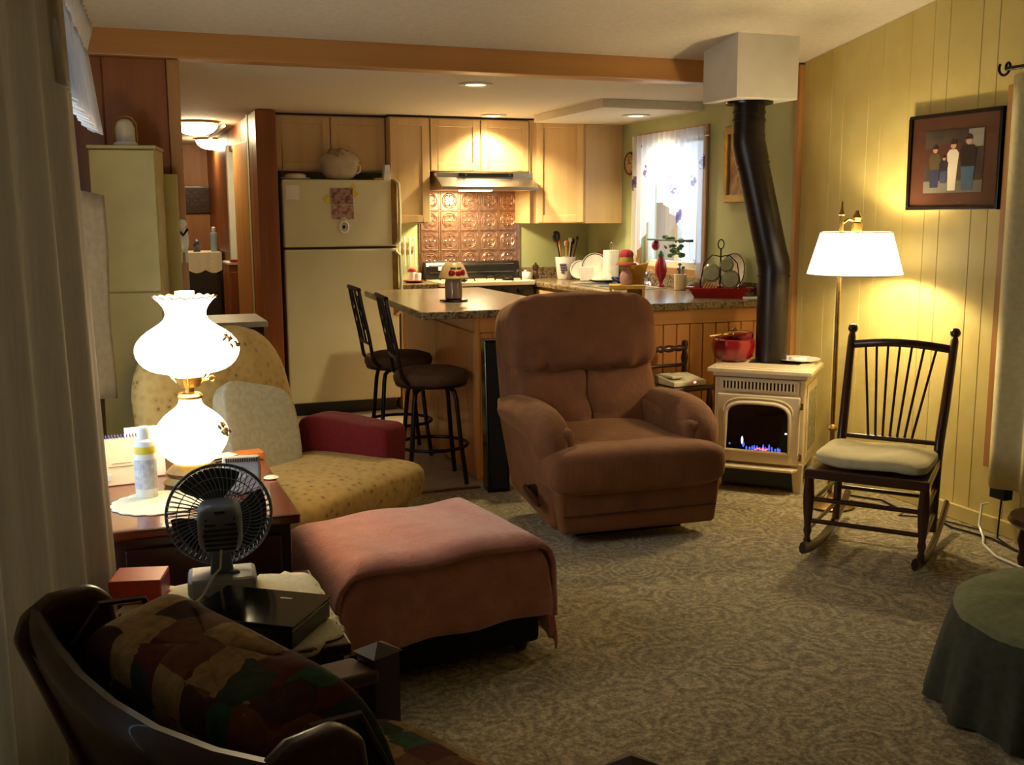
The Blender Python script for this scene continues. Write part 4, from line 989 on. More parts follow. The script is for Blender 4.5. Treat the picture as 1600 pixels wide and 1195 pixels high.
# ------------------------------------------------------------------ bar stools
def make_stool():
    t = thing('bar_stool', 'dark iron bar stool with scrolled back and round brown seat, nearer one', 'bar stool', (0, 0, 0), 0, 'bar stools at the breakfast bar')
    I = M['iron']
    MB().lathe([(.19, .545), (.205, .56), (.208, .585), (.195, .61), (.15, .625), (.05, .63), (.001, .63)], 36, cap=False).build('seat', M['seatbr'], t, smooth=True)
    MB().lathe([(.02, .535), (.196, .535), (.2, .548), (.02, .548)], 32).build('seat_plate', I, t, smooth=True)
    for k in range(4):
        a = PI/4+k*PI/2; c_, s_ = math.cos(a), math.sin(a)
        MB().tube([(c_*.06, s_*.06, .525), (c_*.12, s_*.12, .522), (c_*.15, s_*.15, .505), (c_*.163, s_*.163, .46), (c_*.19, s_*.19, .22), (c_*.225, s_*.225, .0)], .0125, 10).build('leg', I, t, smooth=True)
    MB().tube([(.195*math.cos(a*PI/18), .195*math.sin(a*PI/18), .20) for a in range(36)], .010, 8, True).build('foot_ring', I, t, smooth=True)
    zt_ = 1.02
    for s in (-1, 1):
        MB().tube([(-.15, s*.15, .555), (-.185, s*.155, .60), (-.21, s*.155, .75), (-.245, s*.155, .92), (-.262, s*.155, zt_)], .011, 8).build('back_post', I, t, smooth=True)
    MB().tube([(-.262, -.165, zt_), (-.28, -.08, zt_+.008), (-.285, 0, zt_+.01), (-.28, .08, zt_+.008), (-.262, .165, zt_)], .013, 8).build('top_rail', I, t, smooth=True)
    MB().tube([(-.205, -.155, .70), (-.215, 0, .70), (-.205, .155, .70)], .009, 8).build('lower_rail', I, t, smooth=True)
    def bx(z): return -.205-(z-.70)*.2
    for s in (-1, 1):
        MB().tube([(bx(z), s*yy, z) for yy, z in ((.045, .70), (.05, .86), (.045, zt_))], .007, 6).build('back_bar', I, t, smooth=True)
        sp_ = []
        for i in range(30):
            u = i/29; ang = u*4.6*PI
            sp_.append((bx(.78+u*.18), s*(.098+.030*math.cos(ang)*(1-abs(u-.5))), .78+u*.18+.02*math.sin(ang)))
        MB().tube(sp_, .006, 6).build('scroll', I, t, smooth=True)
    return t
s1 = make_stool(); s2 = copy_tree(s1)
place(s1, (1.615, 5.50, 0), -.10); place(s2, (1.625, 6.235, 0), -.04)
s2['label'] = 'dark iron bar stool with scrolled back, farther one by the refrigerator'

# black slim speaker/board
bpn = thing('tall_black_box', 'narrow tall black box leaning on the corner of the bar', 'box', (1.80, 5.10, 0), -.12)
MB().hexa([(0, 0, 0), (.12, 0, 0), (.12, .12, 0), (0, .12, 0)], [(0.01, .12, .80), (.13, .12, .80), (.13, .20, .80), (.01, .20, .80)]).build('board', M['black'], bpn, bevel=.006)
MB().hexa([(.012, -.004, .02), (.108, -.004, .02), (.108, .0, .02), (.012, .0, .02)], [(.022, .114, .78), (.118, .114, .78), (.118, .118, .78), (.022, .118, .78)]).build('grille', mat('grille_cloth', '#0b0a0a', '#141211', .9, scale=200), bpn)

# ------------------------------------------------------------------ small turned chair with telephone
kc_ = thing('small_chair', 'small dark turned-wood chair against the beadboard bar', 'chair', (2.87, 5.03, 0), .12)
for s in (-1, 1):
    MB().lathe([(.014, 0), (.018, .1), (.013, .14), (.02, .25), (.014, .32), (.02, .42), (.014, .5)], 12, (s*.16, -.1, 0)).build('front_leg', W_, kc_, smooth=True)
    MB().lathe([(.014, 0), (.018, .2), (.015, .5), (.02, .56), (.013, .60), (.022, .65), (.013, .69), (.021, .72), (.016, .745), (.004, .75)], 12, (s*.165, .14, 0)).build('back_post', W_, kc_, smooth=True)
MB().box(-.19, .19, -.12, .16, .50, .53).build('seat', W_, kc_, bevel=.01)
tr_ = [(-.16+.32*i/16, .14, .705) for i in range(17)]
MB().tube(tr_, [.012, .017, .02, .013, .018, .022, .02, .014, .022, .014, .02, .022, .018, .013, .02, .017, .012], 10).build('top_rail', W_, kc_, smooth=True)
MB().cyl((-.16, .14, .61), (.16, .14, .61), .010).build('lower_rail', W_, kc_, smooth=True)
for zz in (.2, .32): MB().cyl((-.16, -.1, zz), (.16, -.1, zz), .009).build('stretcher', W_, kc_, smooth=True)
tphone = thing('telephone', 'cream answering machine with red light on the small chair', 'telephone', (2.89, 5.01, .531), .12)
MB().prism([(-.09, 0), (.09, 0), (.09, .05), (-.09, .028)], -.11, .11, 'x').build('body', mat('ivory_plastic', '#b9b291', '#c4bd9d', .4), tphone, bevel=.006)
MB().ell((.03, -.092, .02), (.016, .008, .012), 1, 1, 10, 6).build('indicator', emis('red_led', (1, .12, .1), 6, '#ff6050'), tphone)
MB().box(-.10, -.02, -.06, .07, .04, .056).build('handset', mat('ivory_plastic_b', '#aaa382', '#b5ae8e', .4), tphone, bevel=.006)

# ------------------------------------------------------------------ end table and lamp
ETZ = .60
et = thing('end_table', 'large dark end table with glossy cherry top beside the drapes', 'end table', (-.055, 2.97, 0))
MB().box(.02, .505, .03, .86, .06, ETZ-.03).build('body', M['mahog'], et, bevel=.004)
MB().box(0, .53, 0, .90, ETZ-.03, ETZ).build('top', M['cherry'], et, bevel=.008)
MB().box(.05, .475, .012, .03, .33, .54).build('drawer', M['mahog'], et, bevel=.004); MB().box(.05, .475, .012, .03, .09, .31).build('door', M['mahog'], et, bevel=.004)
MB().box(.01, .515, .02, .87, 0, .06).build('plinth', M['mahog'], et)
lp = thing('table_lamp', 'lit double-globe hurricane lamp with ruffled glass shade', 'table lamp', (.215, 3.44, ETZ))
MB().lathe([(.085, 0), (.09, .012), (.075, .03), (.082, .045), (.06, .07), (.045, .08)], 32, fn=lambda r, z, a, i: (r*(1+.06*math.cos(4*a)*(i < 4)), z)).build('foot', M['oldbrass'], lp, smooth=True)
lowm = emis('lower_globe', (1, .80, .48), 2.0, '#fff0d8', .2); upm = emis('upper_globe', (1, .79, .44), 15, '#fff0d8', .2)
MB().lathe([(.06, .075), (.078, .085), (.105, .12), (.118, .16), (.112, .19), (.085, .225), (.05, .248), (.036, .262), (.033, .283)], 40, cap=False).build('lower_globe', lowm, lp, smooth=True, sub=1)
MB().lathe([(.02, .278), (.038, .28), (.040, .288), (.034, .296), (.014, .298), (.014, .312), (.032, .318), (.04, .335), (.046, .35), (.02, .352)], 28).build('burner', M['brass'], lp, smooth=True)
for k in range(3):
    a = k*2*PI/3+.4; MB().tube([(.03*math.cos(a), .03*math.sin(a), .315), (.06*math.cos(a), .06*math.sin(a), .34), (.09*math.cos(a), .09*math.sin(a), .372)], .003, 6).build('shade_arm', M['brass'], lp, smooth=True)
MB().tube([(.04, 0, .335), (.06, 0, .337)], .004, 6).tube([(.07+.009*math.cos(i*PI/5), 0, .337+.009*math.sin(i*PI/5)) for i in range(10)], .003, 5, True).build('key', M['brass'], lp, smooth=True)
def ruf(r, z, a, i):
    k = max(0, (i-8)/3); return (r*(1+.02*k*math.cos(18*a)), z+.0025*k*math.cos(18*a+.8))
MB().lathe([(.09, .366), (.118, .372), (.148, .395), (.163, .43), (.155, .462), (.12, .495), (.075, .518), (.060, .54), (.062, .56), (.074, .58), (.088, .594), (.094, .60)], 72, fn=ruf, cap=False).build('shade', upm, lp, smooth=True, sub=1)
MB().tube([(.0945*(1+.02*math.cos(18*a*PI/72))*math.cos(a*PI/72), .0945*(1+.02*math.cos(18*a*PI/72))*math.sin(a*PI/72), .601+.0025*math.cos(18*a*PI/72+.8)) for a in range(144)], .0025, 4, True).build('rim_line', mat('rim_brown', '#7d6a58', '#8d7a68', .4), lp, smooth=True)
MB().lathe([(.03, .35), (.032, .45), (.028, .56), (.03, .618)], 20, cap=False).build('chimney', emis('chimney_glass', (1, .86, .62), 2.5, '#fff4e4', .1), lp, smooth=True)
MB().lathe([(.0475, .35), (.0475, .374)], 20, cap=False).build('collar', emis('lit_collar', (1, .86, .62), 2.0, '#fff4e4'), lp, smooth=True)
dec = mat('painted_flowers', '#6a5434', '#8a7048', .5)
def on_globe(name, r0, z0, a0):
    d_ = MB()
    for i in range(14):
        a = a0+random.uniform(-.17, .17); z = z0+random.uniform(-.018, .018)
        rz_ = r0+.002-(z-z0)*(1.1 if r0 > .13 else .9); d_.ell((rz_*math.cos(a), rz_*math.sin(a), z), (.010, .024, .009), 1, 1, 8, 4, rz=a, rx=random.uniform(-1, 1))
    d_.build(name, dec, lp, smooth=True)
on_globe('shade_flowers', .150, .468, -.62); on_globe('globe_flowers', .112, .188, -.62)
# light thrown by the lit glass comes from its emission; a bulb under the shade sends light onto the table
light('POINT', 'table_lamp_bulb', (.215, 3.44, ETZ+.365), 4, WARM2, None, shadow_soft_size=.03)

lb = thing('lotion_bottle', 'tall white lotion bottle with yellow band on the end table', 'bottle', (.068, 3.33, ETZ+.001))
MB().lathe([(.030, 0), (.033, .004), (.033, .155), (.028, .175), (.018, .182)], 24).build('body', M['ceramic'], lb, smooth=True)
MB().lathe([(.0335, .138), (.0335, .155), (.030, .165)], 24, cap=False).build('band', mat('yellow_band', '#d9b92b', '#e2c53d', .4), lb, smooth=True)
MB().lathe([(.018, .182), (.019, .186), (.019, .212), (.016, .218)], 20).build('cap', M['ceramic'], lb, smooth=True)
MB().lathe([(.0333, .03), (.0333, .12)], 24, cap=False).build('label_band', mat('bottle_print', '#c9c6c4', '#a9a6b0', .5, scale=60), lb)
nb = thing('spiral_notebook', 'upright spiral notebook with purple coil beside the lotion bottle', 'notebook', (.0, 3.52, ETZ+.001), .12)
MB().obox((0, 0, .075), (.135, .012, .15), rx=-.12).build('cover', M['cream'], nb, bevel=.002)
pc = mat('purple_coil', '#5a4a86', '#6d5c9a', .4)
for i in range(14): MB().tube([(-.06+i*.0092, .006+.009*math.cos(a*PI/4)+.006, .15+.009*math.sin(a*PI/4)) for a in range(8)], .0016, 4, True).build('coil_ring', pc, nb)
MB().obox((0.0, -.010, .06), (.08, .001, .002), rx=-.12).build('printed_line', dec, nb); MB().obox((0.0, -.009, .07), (.06, .001, .002), rx=-.12).build('printed_line', dec, nb)
MB().lathe([(.012, 0), (.012, .006)], 16).xf(Matrix.Translation((-.045, -.014, .03)) @ Matrix.Rotation(PI/2, 4, 'X')).build('sticker', M['paper'], nb)
tag(MB().obox((.075, 3.60, ETZ+.085), (.12, .01, .165), rx=-.15, rz=.1).build('envelope', M['paper']), 'white card standing behind the lotion bottle', 'card')
wc = thing('white_radio', 'white plastic alarm radio leaning on the end table', 'radio', (.345, 3.26, ETZ+.001), -.12)
MB().obox((0, .02, .055), (.115, .045, .115), rx=-.35).build('case', mat('white_plastic', '#b9b6b4', '#c5c2c0', .35), wc, bevel=.008)
for i in range(14): MB().obox((-.045+i*.007, .0115, .103), (.003, .004, .012), rx=-.35).build('vent_slot', M['dark'], wc)
for i in range(4): MB().obox((-.03+i*.02, -.008, .055), (.011, .006, .007), rx=-.35).build('button', M['ceramic'], wc, bevel=.001)
MB().obox((0, -.004, .078), (.012, .004, .012), rx=-.35).build('emblem', M['dark'], wc)
tag(MB().obox((.415, 3.735, ETZ+.014), (.11, .07, .026), rz=.15).build('orange_box', mat('orange_card', '#b5672e', '#c47438', .5), bevel=.003), 'flat orange box at the back corner of the end table', 'box')
bkx = thing('striped_box', 'small black and white striped box behind the white radio', 'box', (.315, 3.60, ETZ+.001), .5)
MB().box(-.05, .05, -.03, .03, 0, .05).build('box', M['paper'], bkx, bevel=.003)
for i in range(5): MB().box(-.0505, .0505, -.0306, .0306, .006+i*.0095, .0105+i*.0095).build('stripe', M['dark'], bkx)
tag(MB().lathe([(.02, 0), (.025, .003), (.02, .007), (.001, .008)], 20, (.455, 3.42, ETZ+.001)).build('coaster', M['ceramic'], smooth=True), 'small white lid near the right edge of the end table', 'lid')
def doily(name, label, cx, cy, z, r, n, m, droop=None):
    d_ = MB()
    prof = [(.0, 0), (r*.4, .001), (r*.7, .0012), (r*.9, .001), (r, .0005)]
    d_.lathe([(max(.001, a), b_) for a, b_ in prof], n*6, (cx, cy, z), fn=lambda rr, zz, a, i: (rr*(1+(.05*abs(math.cos(a*n/2)) if i >= 3 else 0)), zz), cap=False)
    return tag(d_.build(name, m, smooth=True, solid=.002), label, 'doily')
doily('lace_doily', 'white lace doily under the lotion bottle on the end table', .10, 3.24, ETZ+.0015, .135, 18, M['lace'])

# ------------------------------------------------------------------ small lamp table with fan
TZ = .50
TX, TY = .21, 2.50
tt = thing('small_table', 'small dark table with lace cloth behind the patchwork chair', 'table', (TX, TY, 0))
MB().box(-.24, .25, -.27, .27, TZ-.03, TZ).build('top', M['mahog'], tt, bevel=.006)
MB().box(-.21, .22, -.24, .24, TZ-.10, TZ-.03).build('apron', M['mahog'], tt)
for sx in (-.20, .21):
    for sy in (-.23, .23): MB().lathe([(.018, 0), (.022, .1), (.016, .2), (.026, .32), (.022, TZ-.1)], 12, (sx, sy, 0)).build('leg', M['mahog'], tt, smooth=True)
MB().box(-.20, .21, -.23, .23, .14, .16).build('lower_shelf', M['mahog'], tt)
dm = MB()
def dfn(u, v):
    a = 2*PI*u; r = .315*v
    if v > .85: r *= 1+.045*abs(math.sin(a*14))*(v-.85)/.15
    x_, y_ = r*math.cos(a), r*math.sin(a)
    ex = max(0, x_-.25, -x_-.24); ey = max(0, abs(y_)-.27)
    d_ = max(ex, ey)
    x_ = min(max(x_, -.245), .255)+(.15*ex if x_ > 0 else -.0*ex); y_ = max(-.275, min(.275, y_))
    return (x_, y_, TZ+.0025-d_*1.3)
dm.grid(dfn, 168, 14, True); dl = dm.build('lace_cloth', M['lace'], smooth=True, solid=.002)
tag(dl, 'cream crocheted cloth on the small table under the fan', 'doily'); dl.location = (TX, TY, 0)
# fan
fn_ = thing('desk_fan', 'blue-grey desk fan with wire cage seen from behind', 'fan', (.225, 2.69, TZ+.004), -.08)
fb = mat('blue_grey_plastic', '#5d6f86', '#68799050'[:7], .4); fg = mat('fan_grey', '#66748a', '#74829a', .45); fd = mat('fan_blade', '#1d2228', '#262b32', .35)
MB().prism([(-.085, -.07), (.085, -.07), (.085, .06), (-.085, .06)], 0, .045, 'z').build('base', mat('pale_grey_plastic', '#8e959c', '#9aa1a8', .45), fn_, bevel=.012)
MB().ell((.03, -.02, .047), (.03, .02, .012), 1, 1, 10, 6).build('switch', fb, fn_, smooth=True)
MB().hexa([(-.03, -.02, .04), (.03, -.02, .04), (.03, .02, .04), (-.03, .02, .04)], [(-.018, -.015, .135), (.018, -.015, .135), (.018, .015, .135), (-.018, .015, .135)]).build('neck', fb, fn_, bevel=.006)
FZ = .188; FR_ = .130
hs = MB().ell((0, -.035, FZ-.01), (.11, .13, .125), .5, .55, 28, 16); hs.build('motor_housing', fg, fn_, smooth=True)
for i in range(7): MB().box(-.042+.002*abs(i-3), .042-.002*abs(i-3), -.104+.0012*abs(i-3)**2, -.096, FZ-.058+i*.0125, FZ-.052+i*.0125).build('vent_slot', M['dark'], fn_)
MB().box(-.012, .012, -.098, -.092, FZ+.036, FZ+.042).build('knob_slot', M['dark'], fn_)
for k in range(3):
    a0 = k*2*PI/3+PI/2+.25
    def blade(u, v, a0=a0):
        a = a0+(u-.5)*(.75+.75*math.sin(v*PI*.62)); r = .022+v*.098
        return (r*math.cos(a), .045+.028*(u-.5), FZ+r*math.sin(a))
    MB().grid(blade, 10, 8).build('blade', fd, fn_, smooth=True, solid=.002)
MB().cyl((0, .02, FZ), (0, .075, FZ), .026).build('hub', fd, fn_, smooth=True)
for yy in (.03,): MB().tube([(FR_*math.cos(a*PI/32), yy, FZ+FR_*math.sin(a*PI/32)) for a in range(64)], .0042, 8, True).build('cage_ring', fg, fn_, smooth=True)
wires = MB()
for k in range(56):
    a = 2*PI*k/56; tw = .25
    wires.tube([(.05*math.cos(a-tw), -.012, FZ+.05*math.sin(a-tw)), (.09*math.cos(a-tw*.6), -.010, FZ+.09*math.sin(a-tw*.6)), (.125*math.cos(a-.05), .005, FZ+.125*math.sin(a-.05)), (FR_*math.cos(a), .03, FZ+FR_*math.sin(a))], .0013, 4)
    wires.tube([(FR_*math.cos(a), .03, FZ+FR_*math.sin(a)), (.125*math.cos(a+.05), .065, FZ+.125*math.sin(a+.05)), (.035*math.cos(a+tw), .085, FZ+.035*math.sin(a+tw))], .0013, 4)
for r, yy in ((.105, -.006), (.075, -.011)): wires.tube([(r*math.cos(a*PI/20), yy, FZ+r*math.sin(a*PI/20)) for a in range(40)], .0013, 4, True)
wires.build('cage_wires', fg, fn_, kind='stuff')
MB().tube([(0, -.098, FZ-.055), (-.004, -.105, FZ-.10), (-.02, -.10, .07), (-.05, -.10, .02), (-.07, -.12, .006), (-.1, -.16, .004)], .0035, 6).build('cord', M['ceramic'], fn_, smooth=True)
bb_ = thing('black_case', 'glossy black flat case lying on the lace cloth', 'case', (.275, 2.385, TZ+.005), -.62)
MB().box(-.135, .135, -.10, .10, 0, .045).build('base', M['black'], bb_, bevel=.004)
MB().box(-.137, .137, -.102, .102, .046, .056).build('lid', mat('gloss_black', '#100e0d', '#151211', .12), bb_, bevel=.003)
MB().box(.03, .06, .05, .058, .0561, .0565).build('badge', M['steel'], bb_)
tb_ = thing('tissue_box', 'red and orange box beside the fan', 'box', (.025, 2.70, TZ+.005), -.25)
MB().box(-.062, .062, -.055, .055, 0, .06).build('carton', print_mat('orange_red_print', ['#b8301e', '#c8442a', '#b52a22'], 14), tb_, bevel=.003)
MB().box(.0622, .063, -.05, .05, .005, .055).build('end_print', print_mat('violet_print', ['#5a3a7a', '#c23a2a', '#7a4a9a'], 30), tb_)

# ------------------------------------------------------------------ patchwork chair in the foreground
pc_ = thing('patchwork_chair', 'dark wood armchair with tufted patchwork cushion seen from behind', 'armchair', (.075, 1.50, 0), math.radians(-65.7))
K = M['oakdark']; BT = -.22
def pcush(p):
    ch = .016*(abs(math.cos(p.x*PI/.2))**.5-.6)
    return (p.x, p.y*(1+.0*p.z)+ch*(1 if p.y < 0 else -1)*.6, p.z+ch*(p.z > .1))
MB().ell((0, .075, .615), (.61, .19, .45), .42, .25, 80, 26, rx=.22, fn=pcush).build('back_cushion', M['patch'], pc_, smooth=True)
for s in (-1, 1):
    MB().tube([(s*.298, .16, .45), (s*.302, .12, .72), (s*.298, .075, .815), (s*.298, .0, .825), (s*.298, -.045, .77), (s*.298, .0, .50)], .006, 6).build('piping', M['walnut'], pc_, smooth=True)
for s in (-1, 1):
    # back post with a broad ear at the top
    MB().prism([(.04, .02), (.10, .02), (.12, .40), (.09, .60), (.05, .74), (.04, .82), (.01, .845), (-.06, .845), (-.105, .82), (-.12, .78), (-.09, .70), (-.04, .56), (.01, .40)], s*.345-.02, s*.345+.02, 'x').build('back_post', K, pc_, bevel=.014, bseg=3, smooth=True)
MB().tube([(-.345, -.085, .80), (-.25, -.10, .785), (-.12, -.112, .772), (0, -.115, .768), (.12, -.112, .772), (.25, -.10, .785), (.345, -.085, .80)], .024, 10, squash=(.7, 1.3)).build('crest_rail', K, pc_, smooth=True)
MB().hexa([(-.325, .05, .35), (.325, .05, .35), (.325, .07, .35), (-.325, .07, .35)], [(-.325, -.105, .765), (.325, -.105, .765), (.325, -.085, .765), (-.325, -.085, .765)]).build('back_panel', K, pc_, bevel=.004)
for s in (-1, 1):
    ap = MB()
    ap.prism([(.06, .515), (.20, .545), (.40, .552), (.56, .535), (.56, .505), (.40, .52), (.20, .513), (.06, .485)], s*.335-.048, s*.335+.048, 'x'); ap.build('armrest', K, pc_, bevel=.008, smooth=True)
    fp2 = MB().box(s*.335-.03, s*.335+.03, .56, .625, 0, .552)
    fp2.add([(s*.335-.036, .554, .552), (s*.335+.036, .554, .552), (s*.335+.036, .631, .552), (s*.335-.036, .631, .552), (s*.335, .592, .572)], [(0, 1, 2, 3), (0, 1, 4), (1, 2, 4), (2, 3, 4), (3, 0, 4)]); fp2.build('front_post', K, pc_)
    MB().box(s*.335-.015, s*.335+.015, .08, .55, .26, .34).build('side_rail', K, pc_, bevel=.004)
MB().box(-.32, .32, .54, .57, .26, .34).build('front_rail', K, pc_, bevel=.004)
MB().ell((0, .31, .38), (.62, .56, .16), .4, .3, 40, 14).build('seat_cushion', M['patch'], pc_, smooth=True)

# ------------------------------------------------------------------ things on the kitchen worktops
cz = KZ+.001
cl = thing('candle_lamp', 'red jar candle under a fruit-painted glass shade on the bar', 'candle', (1.90, 5.97, cz))
MB().lathe([(.055, 0), (.085, .004), (.08, .012), (.05, .012)], 28).build('dish', M['blackm'], cl, smooth=True)
MB().lathe([(.046, .012), (.05, .02), (.05, .085), (.046, .09)], 24).build('wax', mat('red_wax', '#5e0f12', '#741418', .3), cl, smooth=True)
MB().lathe([(.051, .02), (.052, .11), (.047, .13), (.042, .14)], 24, cap=False).build('jar', mat('clear_jar', '#8d7868', '#9a8574', .08), cl, smooth=True)
MB().lathe([(.085, .135), (.088, .14), (.066, .20), (.048, .225), (.043, .23)], 32, cap=False).build('shade', mat('painted_shade', '#a8895c', '#b89a6c', .35, scale=14), cl, smooth=True, solid=.002)
for a, zz in ((-2.0, .17), (-1.5, .165), (-1.1, .172)): MB().ell((.078*math.cos(a), .078*math.sin(a), zz), (.04, .016, .04), 1, 1, 10, 8, rz=a+PI/2).build('painted_fruit', M['red'], cl, smooth=True)
for a in (-1.9, -1.35): MB().ell((.068*math.cos(a), .068*math.sin(a), .198), (.035, .008, .014), 1, 1, 8, 6, rz=a+PI/2).build('painted_leaf', mat('leaf_green', '#3e5a2c', '#4c6a36', .5), cl, smooth=True)

uc = thing('utensil_crock', 'white crock printed with purple grapes holding kitchen utensils', 'crock', (3.40, 7.74, cz))
MB().lathe([(.06, 0), (.066, .01), (.08, .14), (.083, .175), (.076, .175), (.06, .02)], 28).build('crock', M['ceramic'], uc, smooth=True)
gp = mat('grape_purple', '#4c3a58', '#66506e', .5)
for i in range(14):
    rw = i // 4; a = -2.25+(i % 4-1.5)*.17+rw*.05; zz = .115-rw*.02; r = .068+zz*.085
    MB().ell((r*math.cos(a), r*math.sin(a), zz), (.02, .012, .02), 1, 1, 8, 6, rz=a+PI/2).build('printed_grape', gp, uc, smooth=True)
ut = [(-.03, .0, .20, 'black', .035), (-.01, .03, .16, 'pine', .022), (.02, -.02, .17, 'steel', .018), (.04, .02, .15, 'blackm', .02), (.0, -.03, .13, 'pine', .02), (.05, -.01, .18, 'mahog', .014)]
for i, (dx, dy, h, m_, r) in enumerate(ut):
    hd_ = Vector((dx*2.2-.015, dy*1.6, .165+h*.8))
    u_ = MB().tube([(dx*.6, dy*.6, .03), hd_], .006, 6); u_.ell(hd_+Vector((0, 0, .01)), (r*2, r*1.0, r*2.6), .9, 1, 12, 8); u_.build('utensil', M[m_], uc, smooth=True)
def round_plate(name, label, loc, r, m, tilt, rz, rimm=None):
    t = thing(name, label, 'plate', loc, rz)
    Mx = Matrix.Translation((0, 0, r)) @ Matrix.Rotation(tilt, 4, 'X')
    MB().lathe([(.001, .004), (r*.6, .002), (r*.7, .008), (r, .016), (r*.99, .02), (r*.7, .013), (.001, .009)], 36, cap=False).xf(Mx).build('plate', m, t, smooth=True)
    MB().tube([(r*.92*math.cos(a*PI/18), r*.92*math.sin(a*PI/18), .0195) for a in range(36)], .003, 4, True).xf(Mx).build('painted_rim', rimm or M['iron'], t, smooth=True)
    return t
round_plate('dinner_plate', 'white plate with dark painted rim leaning in the corner', (3.545, 7.50, cz), .105, M['ceramic'], PI/2-.22, -.55)
round_plate('dinner_plate', 'plain white plate leaning against the grape crock', (3.46, 7.60, cz), .075, M['ceramic'], PI/2-.3, -.5, M['paper'])
tag(MB().obox((3.665, 7.56, cz+.105), (.012, .34, .21), ry=.1).build('red_tray', M['red'], bevel=.02), 'red tray standing against the green wall behind the plates', 'tray')
tag(MB().obox((3.44, 7.42, cz+.055), (.105, .008, .108), rz=-.35, rx=-.12).build('square_tile', M['ceramic'], bevel=.003), 'square white tile standing in front of the plates', 'tile')
pt = thing('paper_towel', 'paper towel roll on a wire holder by the window', 'paper towel', (3.60, 7.33, cz))
MB().lathe([(.07, 0), (.07, .01)], 24).build('stand', M['chrome'], pt, smooth=True); MB().lathe([(.06, .012), (.06, .235), (.02, .236)], 28).build('roll', M['paper'], pt, smooth=True)
MB().tube([(-.012, 0, .23), (-.012, 0, .285), (0, 0, .295), (.012, 0, .285), (.012, 0, .23)], .004, 6).build('wire_handle', M['chrome'], pt, smooth=True)
pg = thing('pepper_mill', 'small dark wooden pepper mill beside the range', 'pepper mill', (3.20, 7.88, cz))
MB().lathe([(.024, 0), (.026, .01), (.018, .05), (.014, .06), (.026, .085), (.024, .105), (.008, .115)], 18).build('mill', M['mahog'], pg, smooth=True); MB().ell((0, 0, .12), (.018, .018, .018), 1, 1, 10, 6).build('knob', M['walnut'], pg, smooth=True)
wb_ = thing('white_canister', 'small white canister next to the pepper mill', 'canister', (3.115, 7.86, cz))
MB().lathe([(.035, 0), (.038, .005), (.038, .055), (.034, .06)], 20).build('jar', M['ceramic'], wb_, smooth=True); MB().lathe([(.036, .06), (.03, .07), (.008, .075)], 20).build('lid', M['chrome'], wb_, smooth=True)
# bowls drying by the sink
db = thing('bowl_stack', 'cream bowl resting upside down on a dark dish near the plates', 'bowl', (3.47, 7.20, cz))
MB().lathe([(.05, .0), (.1, .012), (.105, .02), (.05, .02)], 28).build('dark_dish', M['iron'], db, smooth=True)
MB().lathe([(.085, .022), (.075, .05), (.045, .075), (.03, .078)], 28).build('bowl', M['cream'], db, smooth=True)
tag(MB().lathe([(.04, 0), (.085, .03), (.09, .045), (.08, .04), (.03, .012)], 28, (3.53, 6.98, cz+.006)).build('blue_bowl', mat('blue_glaze', '#1e2f52', '#2a3f68', .2), smooth=True), 'dark blue bowl at the far end of the sink', 'bowl')

# yellow stand with a hatted doll
ys = thing('yellow_chair_stand', 'yellow painted toy chair standing on the bar worktop', 'toy chair', (2.95, 5.76, cz), -.45)
YM = mat('mustard_paint', '#b98a1f', '#c69a2e', .5)
MB().prism([(-.05, .12), (.05, .12), (.075, .215), (.06, .21), (0, .2), (-.06, .21), (-.07, .215)], .05, .075, 'y').xf(Matrix.Translation((.045, 0, 0))).build('back', YM, ys, bevel=.004)
MB().prism([(-.055, 0), (.055, 0), (.05, .13), (-.05, .13)], .05, .075, 'y').xf(Matrix.Translation((.045, 0, 0))).build('back', YM, ys, bevel=.003)
MB().box(-.12, .095, -.10, .06, .06, .085).build('seat', YM, ys, bevel=.004)
for sx in (-.115, .08): MB().box(sx, sx+.015, -.10, .06, 0, .06).build('side', YM, ys, bevel=.002)
dl_ = thing('hat_doll', 'small doll in a striped hat with pink pompom on the yellow chair', 'doll', (2.925, 5.745, cz+.086), -.45)
MB().lathe([(.03, 0), (.04, .02), (.036, .06), (.022, .085)], 18).build('body', mat('doll_pink', '#b98a80', '#c79a8e', .8), dl_, smooth=True)
MB().ell((0, 0, .105), (.06, .06, .06), 1, 1, 16, 10).build('head', mat('doll_skin', '#a5705c', '#b27d68', .7), dl_, smooth=True)
MB().lathe([(.03, .115), (.062, .118), (.06, .128), (.042, .135)], 24).build('hat_brim', mat('hat_coral', '#c25a4a', '#cf6857', .8), dl_, smooth=True)
MB().lathe([(.043, .13), (.044, .15), (.040, .165)], 24).build('hat_band', mat('hat_lime', '#b5a83a', '#c4b748', .8), dl_, smooth=True)
MB().ell((0, 0, .178), (.085, .085, .065), .9, .9, 24, 12, fn=lambda p: (p.x*(1+.06*math.sin(math.atan2(p.y, p.x)*7)), p.y*(1+.06*math.sin(math.atan2(p.y, p.x)*7)), p.z)).build('hat_crown', mat('hat_pink', '#c03a52', '#d04c62', .9), dl_, smooth=True)

